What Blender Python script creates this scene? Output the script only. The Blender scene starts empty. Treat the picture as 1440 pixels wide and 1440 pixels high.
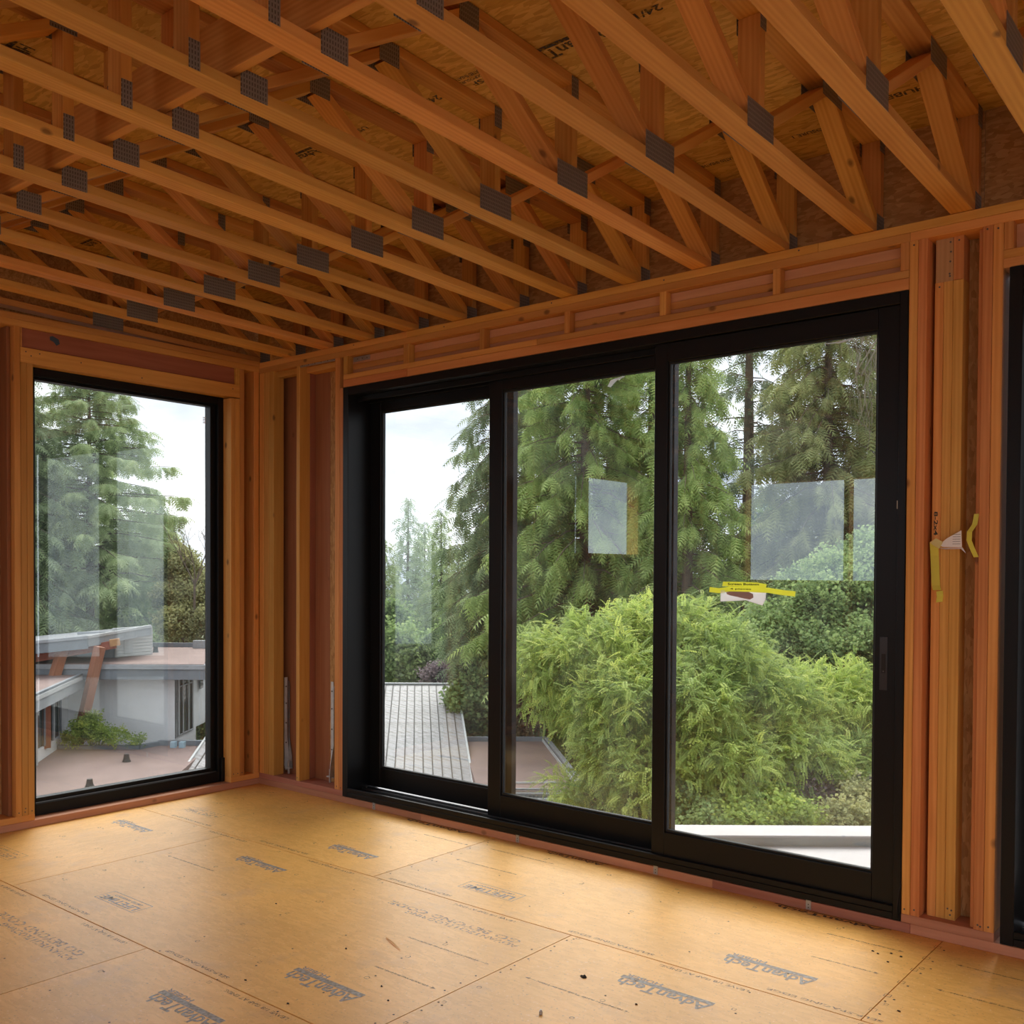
import bpy, bmesh, math, random
import numpy as np
from mathutils import Matrix, Vector

sc = bpy.context.scene
C = sc.collection
RNG = random.Random(7)

# ------------------------------------------------------------------ camera
CAM = Vector((5.8475, -4.2679, 1.5226))
YAW, PITCH, ROLL = math.radians(129.4673), math.radians(-1.0885), math.radians(0.3022)
FPX, PY = 1383.65, 830.49
_f = Vector((math.cos(YAW)*math.cos(PITCH), math.sin(YAW)*math.cos(PITCH), math.sin(PITCH)))
_r = Vector((math.sin(YAW), -math.cos(YAW), 0.0))
_u = _r.cross(_f)
_c, _s = math.cos(ROLL), math.sin(ROLL)
_r, _u = _c*_r + _s*_u, -_s*_r + _c*_u
cam_data = bpy.data.cameras.new('camera')
cam_data.sensor_fit = 'HORIZONTAL'
cam_data.sensor_width = 36.0
cam_data.lens = FPX/1440.0*36.0
cam_data.shift_y = (PY-720.0)/1440.0
cam_data.clip_start = 0.05
cam_data.clip_end = 600
cam = bpy.data.objects.new('camera', cam_data)
C.objects.link(cam)
cam.matrix_world = Matrix(((_r.x, _u.x, -_f.x, CAM.x), (_r.y, _u.y, -_f.y, CAM.y), (_r.z, _u.z, -_f.z, CAM.z), (0, 0, 0, 1)))
sc.camera = cam

# ------------------------------------------------------------------ exposure, sky, sun
sc.view_settings.view_transform = 'Standard'
sc.view_settings.look = 'None'
sc.view_settings.gamma = 1.0
sc.view_settings.use_curve_mapping = False
sc.view_settings.exposure = 0.16
SKY = 3.8
GLASS_T = 0.46
sc.cycles.use_denoising = True
sc.cycles.max_bounces = 11
sc.cycles.diffuse_bounces = 8
sc.cycles.glossy_bounces = 4
sc.cycles.transmission_bounces = 6
sc.cycles.transparent_max_bounces = 24
sc.cycles.caustics_reflective = False
sc.cycles.caustics_refractive = False
sc.cycles.sample_clamp_indirect = 8.0

world = bpy.data.worlds.new('overcast_sky')
sc.world = world
world.use_nodes = True
_n, _l = world.node_tree.nodes, world.node_tree.links
_n.clear()
def wn(t, **k):
    n = _n.new(t)
    for a, b in k.items(): setattr(n, a, b)
    return n
_tc = wn('ShaderNodeTexCoord')
_mp = wn('ShaderNodeMapping'); _mp.inputs['Scale'].default_value = (1.6, 1.6, 5.0); _mp.inputs['Location'].default_value = (3.1, 0.7, 0.4)
_ns = wn('ShaderNodeTexNoise'); _ns.inputs['Scale'].default_value = 2.3; _ns.inputs['Detail'].default_value = 6.0; _ns.inputs['Roughness'].default_value = 0.52
_rp = wn('ShaderNodeValToRGB')
_rp.color_ramp.elements[0].position = 0.30; _rp.color_ramp.elements[0].color = (0.36, 0.40, 0.48, 1)
_rp.color_ramp.elements[1].position = 0.68; _rp.color_ramp.elements[1].color = (0.98, 0.98, 0.98, 1)
_e = _rp.color_ramp.elements.new(0.50); _e.color = (0.62, 0.655, 0.73, 1)
_bg = wn('ShaderNodeBackground'); _bg.inputs['Strength'].default_value = SKY
_wo = wn('ShaderNodeOutputWorld')
_l.new(_tc.outputs['Generated'], _mp.inputs['Vector']); _l.new(_mp.outputs['Vector'], _ns.inputs['Vector'])
_l.new(_ns.outputs['Fac'], _rp.inputs['Fac']); _l.new(_rp.outputs['Color'], _bg.inputs['Color']); _l.new(_bg.outputs['Background'], _wo.inputs['Surface'])

sun_data = bpy.data.lights.new('sun_through_cloud', 'SUN')
sun_data.energy = 9.5
sun_data.angle = math.radians(50)
sun_data.color = (1.0, 0.97, 0.92)
sun = bpy.data.objects.new('sun_through_cloud', sun_data)
C.objects.link(sun)
_az, _el = math.radians(132), math.radians(49)      # behind the bright cloud above the left door panel
sun.rotation_euler = Vector((math.cos(_el)*math.cos(_az), math.cos(_el)*math.sin(_az), math.sin(_el))).to_track_quat('Z', 'Y').to_euler()

# ------------------------------------------------------------------ object helpers
def tag(o, label=None, cat=None, group=None, kind=None):
    if label: o['label'] = label
    if cat: o['category'] = cat
    if group: o['group'] = group
    if kind: o['kind'] = kind
    return o

def root(name, label, cat, loc=(0, 0, 0), group=None, kind=None):
    o = bpy.data.objects.new(name, None)
    o.empty_display_size = 0.1
    o.location = loc
    C.objects.link(o)
    return tag(o, label, cat, group, kind)

def put(o, parent):
    C.objects.link(o)
    if parent is not None:
        o.parent = parent
        o.matrix_parent_inverse = parent.matrix_basis.inverted()
    return o

def new_mesh(name, verts, faces, smooth=False):
    me = bpy.data.meshes.new(name)
    me.from_pydata([tuple(v) for v in verts], [], faces)
    me.update()
    if smooth:
        for p in me.polygons: p.use_smooth = True
    return me

def obj(name, verts, faces, mat, parent=None, smooth=False, mw=None):
    me = new_mesh(name, verts, faces, smooth)
    if mat: me.materials.append(mat)
    o = bpy.data.objects.new(name, me)
    if mw is not None: o.matrix_basis = mw
    put(o, parent)
    return o

def prism_mesh(L, W, T, ch):
    c = min(ch, W*0.2, T*0.2)
    y, z = W/2, T/2
    prof = [(-y+c, -z), (y-c, -z), (y, -z+c), (y, z-c), (y-c, z), (-y+c, z), (-y, z-c), (-y, -z+c)]
    v = [(-L/2, a, b) for a, b in prof] + [(L/2, a, b) for a, b in prof]
    f = [tuple(range(7, -1, -1)), tuple(range(8, 16))]
    for i in range(8):
        j = (i+1) % 8
        f.append((i, j, 8+j, 8+i))
    return v, f

def frame_matrix(a, b, up):
    a, b, up = Vector(a), Vector(b), Vector(up)
    x = (b-a).normalized()
    z = (up - x*up.dot(x)).normalized()
    y = z.cross(x)
    m = (a+b)/2
    return Matrix(((x.x, y.x, z.x, m.x), (x.y, y.y, z.y, m.y), (x.z, y.z, z.z, m.z), (0, 0, 0, 1)))

def board(name, a, b, width, thick, up, mat, parent=None, ch=0.0025):
    """a straight piece from a to b; width lies across, thick along up"""
    L = (Vector(b)-Vector(a)).length
    v, f = prism_mesh(L, width, thick, ch)
    return obj(name, v, f, mat, parent, mw=frame_matrix(a, b, up))

def box(name, lo, hi, mat, parent=None, ch=0.0025):
    lo, hi = Vector(lo), Vector(hi)
    d = hi-lo; c = (lo+hi)/2
    i = max(range(3), key=lambda k: d[k])
    ax = Vector((0, 0, 0)); ax[i] = 1
    k = {0: 2, 1: 2, 2: 1}[i]
    up = Vector((0, 0, 0)); up[k] = 1
    j = 3-i-k
    return board(name, c-ax*d[i]/2, c+ax*d[i]/2, d[j], d[k], up, mat, parent, ch)

def poly_prism(name, pts, ext, mat, parent=None):
    """extrude a closed polygon (3d points) by vector ext"""
    n = len(pts); e = Vector(ext)
    v = [Vector(p) for p in pts] + [Vector(p)+e for p in pts]
    nrm = Vector((0, 0, 0))
    for i in range(n):
        p, q = v[i], v[(i+1) % n]
        nrm += p.cross(q)
    flip = nrm.dot(e) > 0
    bot = tuple(range(n)); top = tuple(range(n, 2*n))
    f = [bot[::-1] if flip else bot, top if flip else top[::-1]]
    for i in range(n):
        j = (i+1) % n
        q = (i, j, n+j, n+i)
        f.append(q if flip else q[::-1])
    c = sum(v, Vector((0, 0, 0)))/(2*n)
    return obj(name, [p-c for p in v], f, mat, parent, mw=Matrix.Translation(c))

def tube_geo(pts, rads, sides=6):
    v, f = [], []
    n = len(pts)
    for i in range(n):
        d = (Vector(pts[min(i+1, n-1)]) - Vector(pts[max(i-1, 0)])).normalized()
        a = d.orthogonal().normalized(); b = d.cross(a)
        for k in range(sides):
            t = 2*math.pi*k/sides
            v.append(Vector(pts[i]) + (a*math.cos(t)+b*math.sin(t))*rads[i])
    for i in range(n-1):
        for k in range(sides):
            k2 = (k+1) % sides
            f.append((i*sides+k, i*sides+k2, (i+1)*sides+k2, (i+1)*sides+k))
    f.append(tuple(range(sides-1, -1, -1))); f.append(tuple(range((n-1)*sides, n*sides)))
    return v, f

def merge(geos):
    v, f = [], []
    for gv, gf in geos:
        o = len(v); v += list(gv); f += [tuple(i+o for i in q) for q in gf]
    return v, f

def box_geo(lo, hi):
    x0, y0, z0 = lo; x1, y1, z1 = hi
    v = [(x0, y0, z0), (x1, y0, z0), (x1, y1, z0), (x0, y1, z0), (x0, y0, z1), (x1, y0, z1), (x1, y1, z1), (x0, y1, z1)]
    f = [(0, 3, 2, 1), (4, 5, 6, 7), (0, 1, 5, 4), (1, 2, 6, 5), (2, 3, 7, 6), (3, 0, 4, 7)]
    return v, f

# ------------------------------------------------------------------ materials
def new_mat(name):
    m = bpy.data.materials.new(name)
    m.use_nodes = True
    n, l = m.node_tree.nodes, m.node_tree.links
    n.clear()
    out = n.new('ShaderNodeOutputMaterial')
    return m, n, l, out

def node(n, t, **k):
    x = n.new(t)
    for a, b in k.items():
        if hasattr(x, a): setattr(x, a, b)
    return x

def rgba(c): return (c[0], c[1], c[2], 1.0)

def mixc(n, l, fac, a, b, mode='MIX'):
    m = n.new('ShaderNodeMix'); m.data_type = 'RGBA'; m.blend_type = mode
    for sock, val in ((m.inputs[0], fac), (m.inputs[6], a), (m.inputs[7], b)):
        if hasattr(val, 'is_output'): l.new(val, sock)
        elif isinstance(val, (int, float)): sock.default_value = val
        else: sock.default_value = rgba(val)
    return m.outputs[2]

def math_node(n, l, op, a, b=0.0, clamp=False):
    m = n.new('ShaderNodeMath'); m.operation = op; m.use_clamp = clamp
    for sock, val in ((m.inputs[0], a), (m.inputs[1], b)):
        if hasattr(val, 'is_output'): l.new(val, sock)
        else: sock.default_value = val
    return m.outputs[0]

def simple(name, col, rough=0.6, metal=0.0, noise=0.0, scale=8.0, spec=0.5):
    m, n, l, out = new_mat(name)
    b = n.new('ShaderNodeBsdfPrincipled')
    b.inputs['Roughness'].default_value = rough; b.inputs['Metallic'].default_value = metal
    b.inputs['Specular IOR Level'].default_value = spec
    if noise > 0:
        tc = n.new('ShaderNodeTexCoord'); ns = n.new('ShaderNodeTexNoise')
        ns.inputs['Scale'].default_value = scale; ns.inputs['Detail'].default_value = 5
        l.new(tc.outputs['Object'], ns.inputs['Vector'])
        lo = tuple(max(0, c*(1-noise)) for c in col); hi = tuple(min(1, c*(1+noise)) for c in col)
        r = n.new('ShaderNodeValToRGB'); r.color_ramp.elements[0].position = 0.3; r.color_ramp.elements[1].position = 0.7
        r.color_ramp.elements[0].color = rgba(lo); r.color_ramp.elements[1].color = rgba(hi)
        l.new(ns.outputs['Fac'], r.inputs['Fac']); l.new(r.outputs['Color'], b.inputs['Base Color'])
    else:
        b.inputs['Base Color'].default_value = rgba(col)
    l.new(b.outputs['BSDF'], out.inputs['Surface'])
    return m

def wood(name, light, dark, knot=(0.13, 0.055, 0.02), knots=1.0, rough=0.62):
    """sawn softwood, grain along local X, every piece its own tone"""
    m, n, l, out = new_mat(name)
    tc = n.new('ShaderNodeTexCoord'); oi = n.new('ShaderNodeObjectInfo')
    off = n.new('ShaderNodeVectorMath'); off.operation = 'MULTIPLY_ADD'
    l.new(oi.outputs['Random'], off.inputs[0]); off.inputs[1].default_value = (37.0, 11.0, 23.0); l.new(tc.outputs['Object'], off.inputs[2])
    mp = n.new('ShaderNodeMapping'); mp.inputs['Scale'].default_value = (0.9, 16, 16); l.new(off.outputs[0], mp.inputs['Vector'])
    ns = n.new('ShaderNodeTexNoise'); ns.inputs['Scale'].default_value = 2.2; ns.inputs['Detail'].default_value = 5; ns.inputs['Distortion'].default_value = 0.4
    l.new(mp.outputs[0], ns.inputs['Vector'])
    # broad growth bands bending along the piece
    mp2 = n.new('ShaderNodeMapping'); mp2.inputs['Scale'].default_value = (0.55, 7, 5); l.new(off.outputs[0], mp2.inputs['Vector'])
    wv = n.new('ShaderNodeTexWave'); wv.wave_type = 'BANDS'; wv.bands_direction = 'Y'
    wv.inputs['Scale'].default_value = 2.4; wv.inputs['Distortion'].default_value = 5.0; wv.inputs['Detail'].default_value = 2; wv.inputs['Detail Scale'].default_value = 0.7
    l.new(mp2.outputs[0], wv.inputs['Vector'])
    g = math_node(n, l, 'MULTIPLY', wv.outputs['Fac'], 0.22)
    g2 = math_node(n, l, 'MULTIPLY_ADD', ns.outputs['Fac'], 0.95)
    l.new(g, g2.node.inputs[2])
    r = n.new('ShaderNodeValToRGB'); r.color_ramp.elements[0].position = 0.25; r.color_ramp.elements[1].position = 0.85
    r.color_ramp.elements[0].color = rgba(light); r.color_ramp.elements[1].color = rgba(dark)
    l.new(g2, r.inputs['Fac'])
    # knots
    mk = n.new('ShaderNodeMapping'); mk.inputs['Scale'].default_value = (6.0, 9.0, 9.0); l.new(off.outputs[0], mk.inputs['Vector'])
    vo = n.new('ShaderNodeTexVoronoi'); vo.inputs['Scale'].default_value = 1.0; l.new(mk.outputs[0], vo.inputs['Vector'])
    sk = n.new('ShaderNodeSeparateColor'); l.new(vo.outputs['Color'], sk.inputs[0])
    gate = math_node(n, l, 'GREATER_THAN', sk.outputs[0], 0.86)
    kr0 = n.new('ShaderNodeMapRange'); kr0.inputs['From Min'].default_value = 0.16; kr0.inputs['From Max'].default_value = 0.07
    kr0.inputs['To Min'].default_value = 0.0; kr0.inputs['To Max'].default_value = 0.75*knots
    l.new(vo.outputs['Distance'], kr0.inputs['Value'])
    kr = math_node(n, l, 'MULTIPLY', kr0.outputs[0], gate).node
    kc = mixc(n, l, kr.outputs[0], r.outputs['Color'], knot)
    # tone of the piece
    hv = n.new('ShaderNodeHueSaturation')
    vr = n.new('ShaderNodeMapRange'); vr.inputs['To Min'].default_value = 0.78; vr.inputs['To Max'].default_value = 1.14
    l.new(oi.outputs['Random'], vr.inputs['Value']); l.new(vr.outputs[0], hv.inputs['Value'])
    hr = n.new('ShaderNodeMapRange'); hr.inputs['To Min'].default_value = 0.488; hr.inputs['To Max'].default_value = 0.508
    rr = math_node(n, l, 'FRACT', math_node(n, l, 'MULTIPLY', oi.outputs['Random'], 7.31))
    l.new(rr, hr.inputs['Value']); l.new(hr.outputs[0], hv.inputs['Hue']); l.new(kc, hv.inputs['Color'])
    b = n.new('ShaderNodeBsdfPrincipled'); b.inputs['Roughness'].default_value = rough; b.inputs['Specular IOR Level'].default_value = 0.3
    l.new(hv.outputs['Color'], b.inputs['Base Color'])
    bp = n.new('ShaderNodeBump'); bp.inputs['Strength'].default_value = 0.12; bp.inputs['Distance'].default_value = 0.002
    l.new(ns.outputs['Fac'], bp.inputs['Height']); l.new(bp.outputs[0], b.inputs['Normal'])
    l.new(b.outputs['BSDF'], out.inputs['Surface'])
    return m

def flake_board(name, cols, scale=1.0, rough=0.7, dirt=0.0, spec=0.3):
    """strand board: overlapping long flakes in mixed tones"""
    m, n, l, out = new_mat(name)
    tc = n.new('ShaderNodeTexCoord'); oi = n.new('ShaderNodeObjectInfo')
    off = n.new('ShaderNodeVectorMath'); off.operation = 'MULTIPLY_ADD'
    l.new(oi.outputs['Random'], off.inputs[0]); off.inputs[1].default_value = (17.0, 29.0, 5.0); l.new(tc.outputs['Object'], off.inputs[2])
    prev = None
    for k, (ang, sx, sy) in enumerate(((0.35, 9, 42), (-0.5, 11, 36), (1.25, 10, 34))):
        mp = n.new('ShaderNodeMapping'); mp.inputs['Rotation'].default_value = (0, 0, ang); mp.inputs['Scale'].default_value = (sx*scale, sy*scale, 30*scale)
        l.new(off.outputs[0], mp.inputs['Vector'])
        vo = n.new('ShaderNodeTexVoronoi'); vo.inputs['Scale'].default_value = 1.0; l.new(mp.outputs[0], vo.inputs['Vector'])
        r = n.new('ShaderNodeValToRGB')
        els = r.color_ramp.elements
        els[0].position = 0.0; els[0].color = rgba(cols[0]); els[1].position = 1.0; els[1].color = rgba(cols[2])
        e = els.new(0.5); e.color = rgba(cols[1])
        sep = n.new('ShaderNodeSeparateColor'); l.new(vo.outputs['Color'], sep.inputs[0])
        l.new(sep.outputs[0], r.inputs['Fac'])
        if prev is None: prev = r.outputs['Color']
        else:
            nz = n.new('ShaderNodeTexNoise'); nz.inputs['Scale'].default_value = 14*scale; nz.inputs['Detail'].default_value = 1
            l.new(off.outputs[0], nz.inputs['Vector'])
            st = math_node(n, l, 'GREATER_THAN', sep.outputs[1], 0.5)
            prev = mixc(n, l, st, prev, r.outputs['Color'])
    big = n.new('ShaderNodeTexNoise'); big.inputs['Scale'].default_value = 1.6; big.inputs['Detail'].default_value = 3; l.new(off.outputs[0], big.inputs['Vector'])
    mr = n.new('ShaderNodeMapRange'); mr.inputs['From Min'].default_value = 0.3; mr.inputs['From Max'].default_value = 0.7; mr.inputs['To Min'].default_value = 0.88; mr.inputs['To Max'].default_value = 1.1
    l.new(big.outputs['Fac'], mr.inputs['Value'])
    hv = n.new('ShaderNodeHueSaturation'); l.new(mr.outputs[0], hv.inputs['Value']); l.new(prev, hv.inputs['Color'])
    col = hv.outputs['Color']
    if dirt > 0:
        # fine dark specks, pale chips and a few broad footworn smudges
        sp = n.new('ShaderNodeTexNoise'); sp.inputs['Scale'].default_value = 95; sp.inputs['Detail'].default_value = 3; l.new(off.outputs[0], sp.inputs['Vector'])
        r1 = n.new('ShaderNodeMapRange'); r1.inputs['From Min'].default_value = 0.62; r1.inputs['From Max'].default_value = 0.74; r1.inputs['To Max'].default_value = 0.6*dirt
        l.new(sp.outputs['Fac'], r1.inputs['Value']); col = mixc(n, l, r1.outputs[0], col, (0.30, 0.15, 0.06))
        r2 = n.new('ShaderNodeMapRange'); r2.inputs['From Min'].default_value = 0.36; r2.inputs['From Max'].default_value = 0.27; r2.inputs['To Max'].default_value = 0.55*dirt
        l.new(sp.outputs['Fac'], r2.inputs['Value']); col = mixc(n, l, r2.outputs[0], col, (0.92, 0.66, 0.38))
        sm = n.new('ShaderNodeTexNoise'); sm.inputs['Scale'].default_value = 3.1; sm.inputs['Detail'].default_value = 6; sm.inputs['Roughness'].default_value = 0.65; l.new(off.outputs[0], sm.inputs['Vector'])
        r3 = n.new('ShaderNodeMapRange'); r3.inputs['From Min'].default_value = 0.56; r3.inputs['From Max'].default_value = 0.74; r3.inputs['To Max'].default_value = 0.45*dirt
        l.new(sm.outputs['Fac'], r3.inputs['Value']); col = mixc(n, l, r3.outputs[0], col, (0.50, 0.30, 0.17))
    b = n.new('ShaderNodeBsdfPrincipled'); b.inputs['Roughness'].default_value = rough; b.inputs['Specular IOR Level'].default_value = spec
    l.new(col, b.inputs['Base Color'])
    l.new(b.outputs['BSDF'], out.inputs['Surface'])
    return m

M = {}
M['fir'] = wood('fir_lumber', (0.73, 0.385, 0.105), (0.56, 0.255, 0.055))
M['fir_red'] = wood('reddish_fir_lumber', (0.67, 0.32, 0.105), (0.50, 0.20, 0.052))
M['fir_plate'] = wood('treated_sill_lumber', (0.58, 0.27, 0.17), (0.44, 0.18, 0.10), knots=0.8)
M['lvl'] = wood('laminated_header_veneer', (0.66, 0.37, 0.18), (0.50, 0.26, 0.115), knots=0.3)
M['ply_red'] = wood('red_brown_plywood', (0.42, 0.17, 0.085), (0.31, 0.115, 0.055), knots=0.6)
M['osb'] = flake_board('strand_board_sheathing', ((0.36, 0.18, 0.06), (0.46, 0.25, 0.09), (0.56, 0.33, 0.13)), scale=2.4)
M['deck'] = flake_board('strand_board_roof_deck', ((0.56, 0.31, 0.06), (0.70, 0.41, 0.09), (0.80, 0.51, 0.14)), scale=1.7)
M['subfloor'] = flake_board('sanded_subfloor_board', ((0.76, 0.40, 0.088), (0.81, 0.435, 0.102), (0.85, 0.47, 0.12)), scale=1.8, rough=0.42, dirt=1.0, spec=0.4)
M['black'] = simple('black_anodised_aluminium', (0.007, 0.007, 0.0075), 0.4, 0.0, spec=0.22)
M['gasket'] = simple('black_rubber_gasket', (0.006, 0.006, 0.006), 0.7)
M['alu'] = simple('bare_aluminium_track', (0.15, 0.152, 0.155), 0.5, 1.0)
M['galv'] = simple('galvanised_steel', (0.46, 0.47, 0.48), 0.45, 0.8, 0.15, 30)
M['galv_white'] = simple('pale_galvanised_holdown', (0.56, 0.58, 0.59), 0.5, 0.35, 0.12, 20)
M['dark'] = simple('dark_debris', (0.03, 0.026, 0.022), 0.8)
M['nail'] = simple('steel_nail', (0.12, 0.11, 0.10), 0.45, 0.8)

def plate_mat():
    """punched steel truss plate: rows of tooth slots"""
    m, n, l, out = new_mat('punched_truss_plate')
    tc = n.new('ShaderNodeTexCoord')
    mp = n.new('ShaderNodeMapping'); mp.inputs['Scale'].default_value = (1, 1, 1); l.new(tc.outputs['Object'], mp.inputs['Vector'])
    sep = n.new('ShaderNodeSeparateXYZ'); l.new(mp.outputs[0], sep.inputs[0])
    a = math_node(n, l, 'FRACT', math_node(n, l, 'MULTIPLY', sep.outputs[0], 95.0))
    a = math_node(n, l, 'LESS_THAN', a, 0.42)
    b_ = math_node(n, l, 'FRACT', math_node(n, l, 'MULTIPLY', sep.outputs[1], 60.0))
    b_ = math_node(n, l, 'LESS_THAN', b_, 0.62)
    s = math_node(n, l, 'MULTIPLY', a, b_)
    col = mixc(n, l, s, (0.24, 0.215, 0.19), (0.10, 0.082, 0.065))
    b = n.new('ShaderNodeBsdfPrincipled'); b.inputs['Roughness'].default_value = 0.5; b.inputs['Metallic'].default_value = 0.35
    l.new(col, b.inputs['Base Color']); l.new(b.outputs['BSDF'], out.inputs['Surface'])
    return m
M['plate'] = plate_mat()

def glass_mat(t, name):
    m, n, l, out = new_mat(name)
    tr = n.new('ShaderNodeBsdfTransparent'); tr.inputs['Color'].default_value = (t*0.985, t, t*0.99, 1)
    gl = n.new('ShaderNodeBsdfGlossy'); gl.inputs['Roughness'].default_value = 0.0; gl.inputs['Color'].default_value = (0.92, 1.0, 1.0, 1)
    # Schlick reflectance, the same from both faces of the pane
    ge = n.new('ShaderNodeNewGeometry')
    dt = n.new('ShaderNodeVectorMath'); dt.operation = 'DOT_PRODUCT'; l.new(ge.outputs['Normal'], dt.inputs[0]); l.new(ge.outputs['Incoming'], dt.inputs[1])
    ca = math_node(n, l, 'ABSOLUTE', dt.outputs['Value'])
    p5 = math_node(n, l, 'POWER', math_node(n, l, 'SUBTRACT', 1.0, ca, True), 5.0)
    f = math_node(n, l, 'MULTIPLY_ADD', p5, 0.935, True); f.node.inputs[2].default_value = 0.065
    mx = n.new('ShaderNodeMixShader')
    l.new(f, mx.inputs[0]); l.new(tr.outputs[0], mx.inputs[1]); l.new(gl.outputs[0], mx.inputs[2])
    # thin dust film with wipe marks
    tc = n.new('ShaderNodeTexCoord'); mp = n.new('ShaderNodeMapping'); mp.inputs['Scale'].default_value = (1.0, 1.0, 1.0)
    l.new(tc.outputs['Object'], mp.inputs['Vector'])
    ns = n.new('ShaderNodeTexNoise'); ns.inputs['Scale'].default_value = 2.2; ns.inputs['Detail'].default_value = 6; ns.inputs['Distortion'].default_value = 1.2
    l.new(mp.outputs[0], ns.inputs['Vector'])
    mr = n.new('ShaderNodeMapRange'); mr.inputs['From Min'].default_value = 0.42; mr.inputs['From Max'].default_value = 0.75; mr.inputs['To Min'].default_value = 0.003; mr.inputs['To Max'].default_value = 0.02
    l.new(ns.outputs['Fac'], mr.inputs['Value'])
    tl = n.new('ShaderNodeBsdfTranslucent'); tl.inputs['Color'].default_value = (0.85, 0.93, 0.93, 1)
    df = n.new('ShaderNodeBsdfDiffuse'); df.inputs['Color'].default_value = (0.85, 0.93, 0.93, 1)
    ad = n.new('ShaderNodeMixShader'); ad.inputs[0].default_value = 0.5; l.new(tl.outputs[0], ad.inputs[1]); l.new(df.outputs[0], ad.inputs[2])
    mx2 = n.new('ShaderNodeMixShader'); l.new(mr.outputs[0], mx2.inputs[0]); l.new(mx.outputs[0], mx2.inputs[1]); l.new(ad.outputs[0], mx2.inputs[2])
    l.new(mx2.outputs[0], out.inputs['Surface'])
    return m
M['glass'] = glass_mat(math.sqrt(GLASS_T), 'insulated_glazing')

def print_mat(name, col, cover=0.75, scale=60.0):
    """worn ink: colour broken up by bare board"""
    m, n, l, out = new_mat(name)
    tc = n.new('ShaderNodeTexCoord'); ns = n.new('ShaderNodeTexNoise'); ns.inputs['Scale'].default_value = scale; ns.inputs['Detail'].default_value = 4
    l.new(tc.outputs['Object'], ns.inputs['Vector'])
    mr = n.new('ShaderNodeMapRange'); mr.inputs['From Min'].default_value = 0.40; mr.inputs['From Max'].default_value = 0.60
    mr.inputs['To Min'].default_value = max(0, cover-0.35); mr.inputs['To Max'].default_value = min(1, cover+0.2)
    l.new(ns.outputs['Fac'], mr.inputs['Value'])
    tr = n.new('ShaderNodeBsdfTransparent'); d = n.new('ShaderNodeBsdfPrincipled'); d.inputs['Base Color'].default_value = rgba(col); d.inputs['Roughness'].default_value = 0.5
    mx = n.new('ShaderNodeMixShader'); l.new(mr.outputs[0], mx.inputs[0]); l.new(tr.outputs[0], mx.inputs[1]); l.new(d.outputs[0], mx.inputs[2])
    l.new(mx.outputs[0], out.inputs['Surface'])
    return m
M['ink'] = print_mat('grey_stamp_ink', (0.27, 0.26, 0.245), 0.9)
M['ink_soft'] = print_mat('faded_stamp_ink', (0.33, 0.29, 0.25), 0.45)
M['ink_dark'] = print_mat('black_stamp_ink', (0.05, 0.04, 0.03), 0.8)
M['pencil'] = print_mat('fine_printed_line', (0.16, 0.11, 0.07), 0.55)

# text as flat mesh geometry
_text_cache = {}
def text_geo(body, size):
    key = (body, size)
    if key in _text_cache: return _text_cache[key]
    cu = bpy.data.curves.new('t', 'FONT'); cu.body = body; cu.size = size
    cu.offset = 0.024; cu.align_x = 'CENTER'; cu.align_y = 'CENTER'; cu.resolution_u = 2
    o = bpy.data.objects.new('t', cu); C.objects.link(o)
    dg = bpy.context.evaluated_depsgraph_get()
    me = o.evaluated_get(dg).to_mesh()
    v = [tuple(p.co) for p in me.vertices]; f = [tuple(p.vertices) for p in me.polygons]
    o.evaluated_get(dg).to_mesh_clear()
    bpy.data.objects.remove(o); bpy.data.curves.remove(cu)
    _text_cache[key] = (v, f)
    return v, f

def fit_text(body, w, h):
    v, f = text_geo(body, 1.0)
    xs = [p[0] for p in v]; ys = [p[1] for p in v]
    sx = w/(max(xs)-min(xs)); sy = h/(max(ys)-min(ys))
    cx = (max(xs)+min(xs))/2; cy = (max(ys)+min(ys))/2
    return [((p[0]-cx)*sx, (p[1]-cy)*sy, 0) for p in v], f

def quad_geo(x0, y0, x1, y1):
    return [(x0, y0, 0), (x1, y0, 0), (x1, y1, 0), (x0, y1, 0)], [(0, 1, 2, 3)]

def shift(g, dx, dy, dz=0):
    return [(p[0]+dx, p[1]+dy, p[2]+dz) for p in g[0]], g[1]
# ================================================================== the room
XR, YB = 9.2, -7.0          # far ends of the room behind the camera
SL = 0.025                  # roof slope, rising away from the door wall
def ztop(y): return 2.998 - SL*y
def zdeck(y): return 3.457 - SL*y

# ---- floor: subfloor sheets, each a part
floor = root('floor', 'tan strand-board subfloor of large printed sheets', 'floor', kind='structure')
seam = 0.0021
rows = [(-0.939, 0.30, -0.22), (-2.158, -0.939, -1.436), (-3.377, -2.158, -0.22), (-4.596, -3.377, -1.436), (-5.815, -4.596, -0.22), (-7.05, -5.815, -1.436)]
for (y0, y1, xs) in rows:
    x = xs
    while x < XR+0.1:
        x0, x1 = max(x, -0.16), min(x+2.438, XR+0.15)
        if x1-x0 > 0.05:
            box('subfloor_sheet', (x0+seam, y0+seam, -0.019), (x1-seam, y1-seam, 0.0), M['subfloor'], floor, ch=0.001)
        x += 2.438
box('floor_joist_base', (-0.16, -7.05, -0.28), (XR+0.15, 0.30, -0.0195), M['dark'], floor)

def on_floor(name, geo, x, y, mat, parent=floor, rot=math.pi, z=0.0006):
    return obj(name, geo[0], geo[1], mat, parent, mw=Matrix.Translation((x, y, z)) @ Matrix.Rotation(rot, 4, 'Z'))

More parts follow.
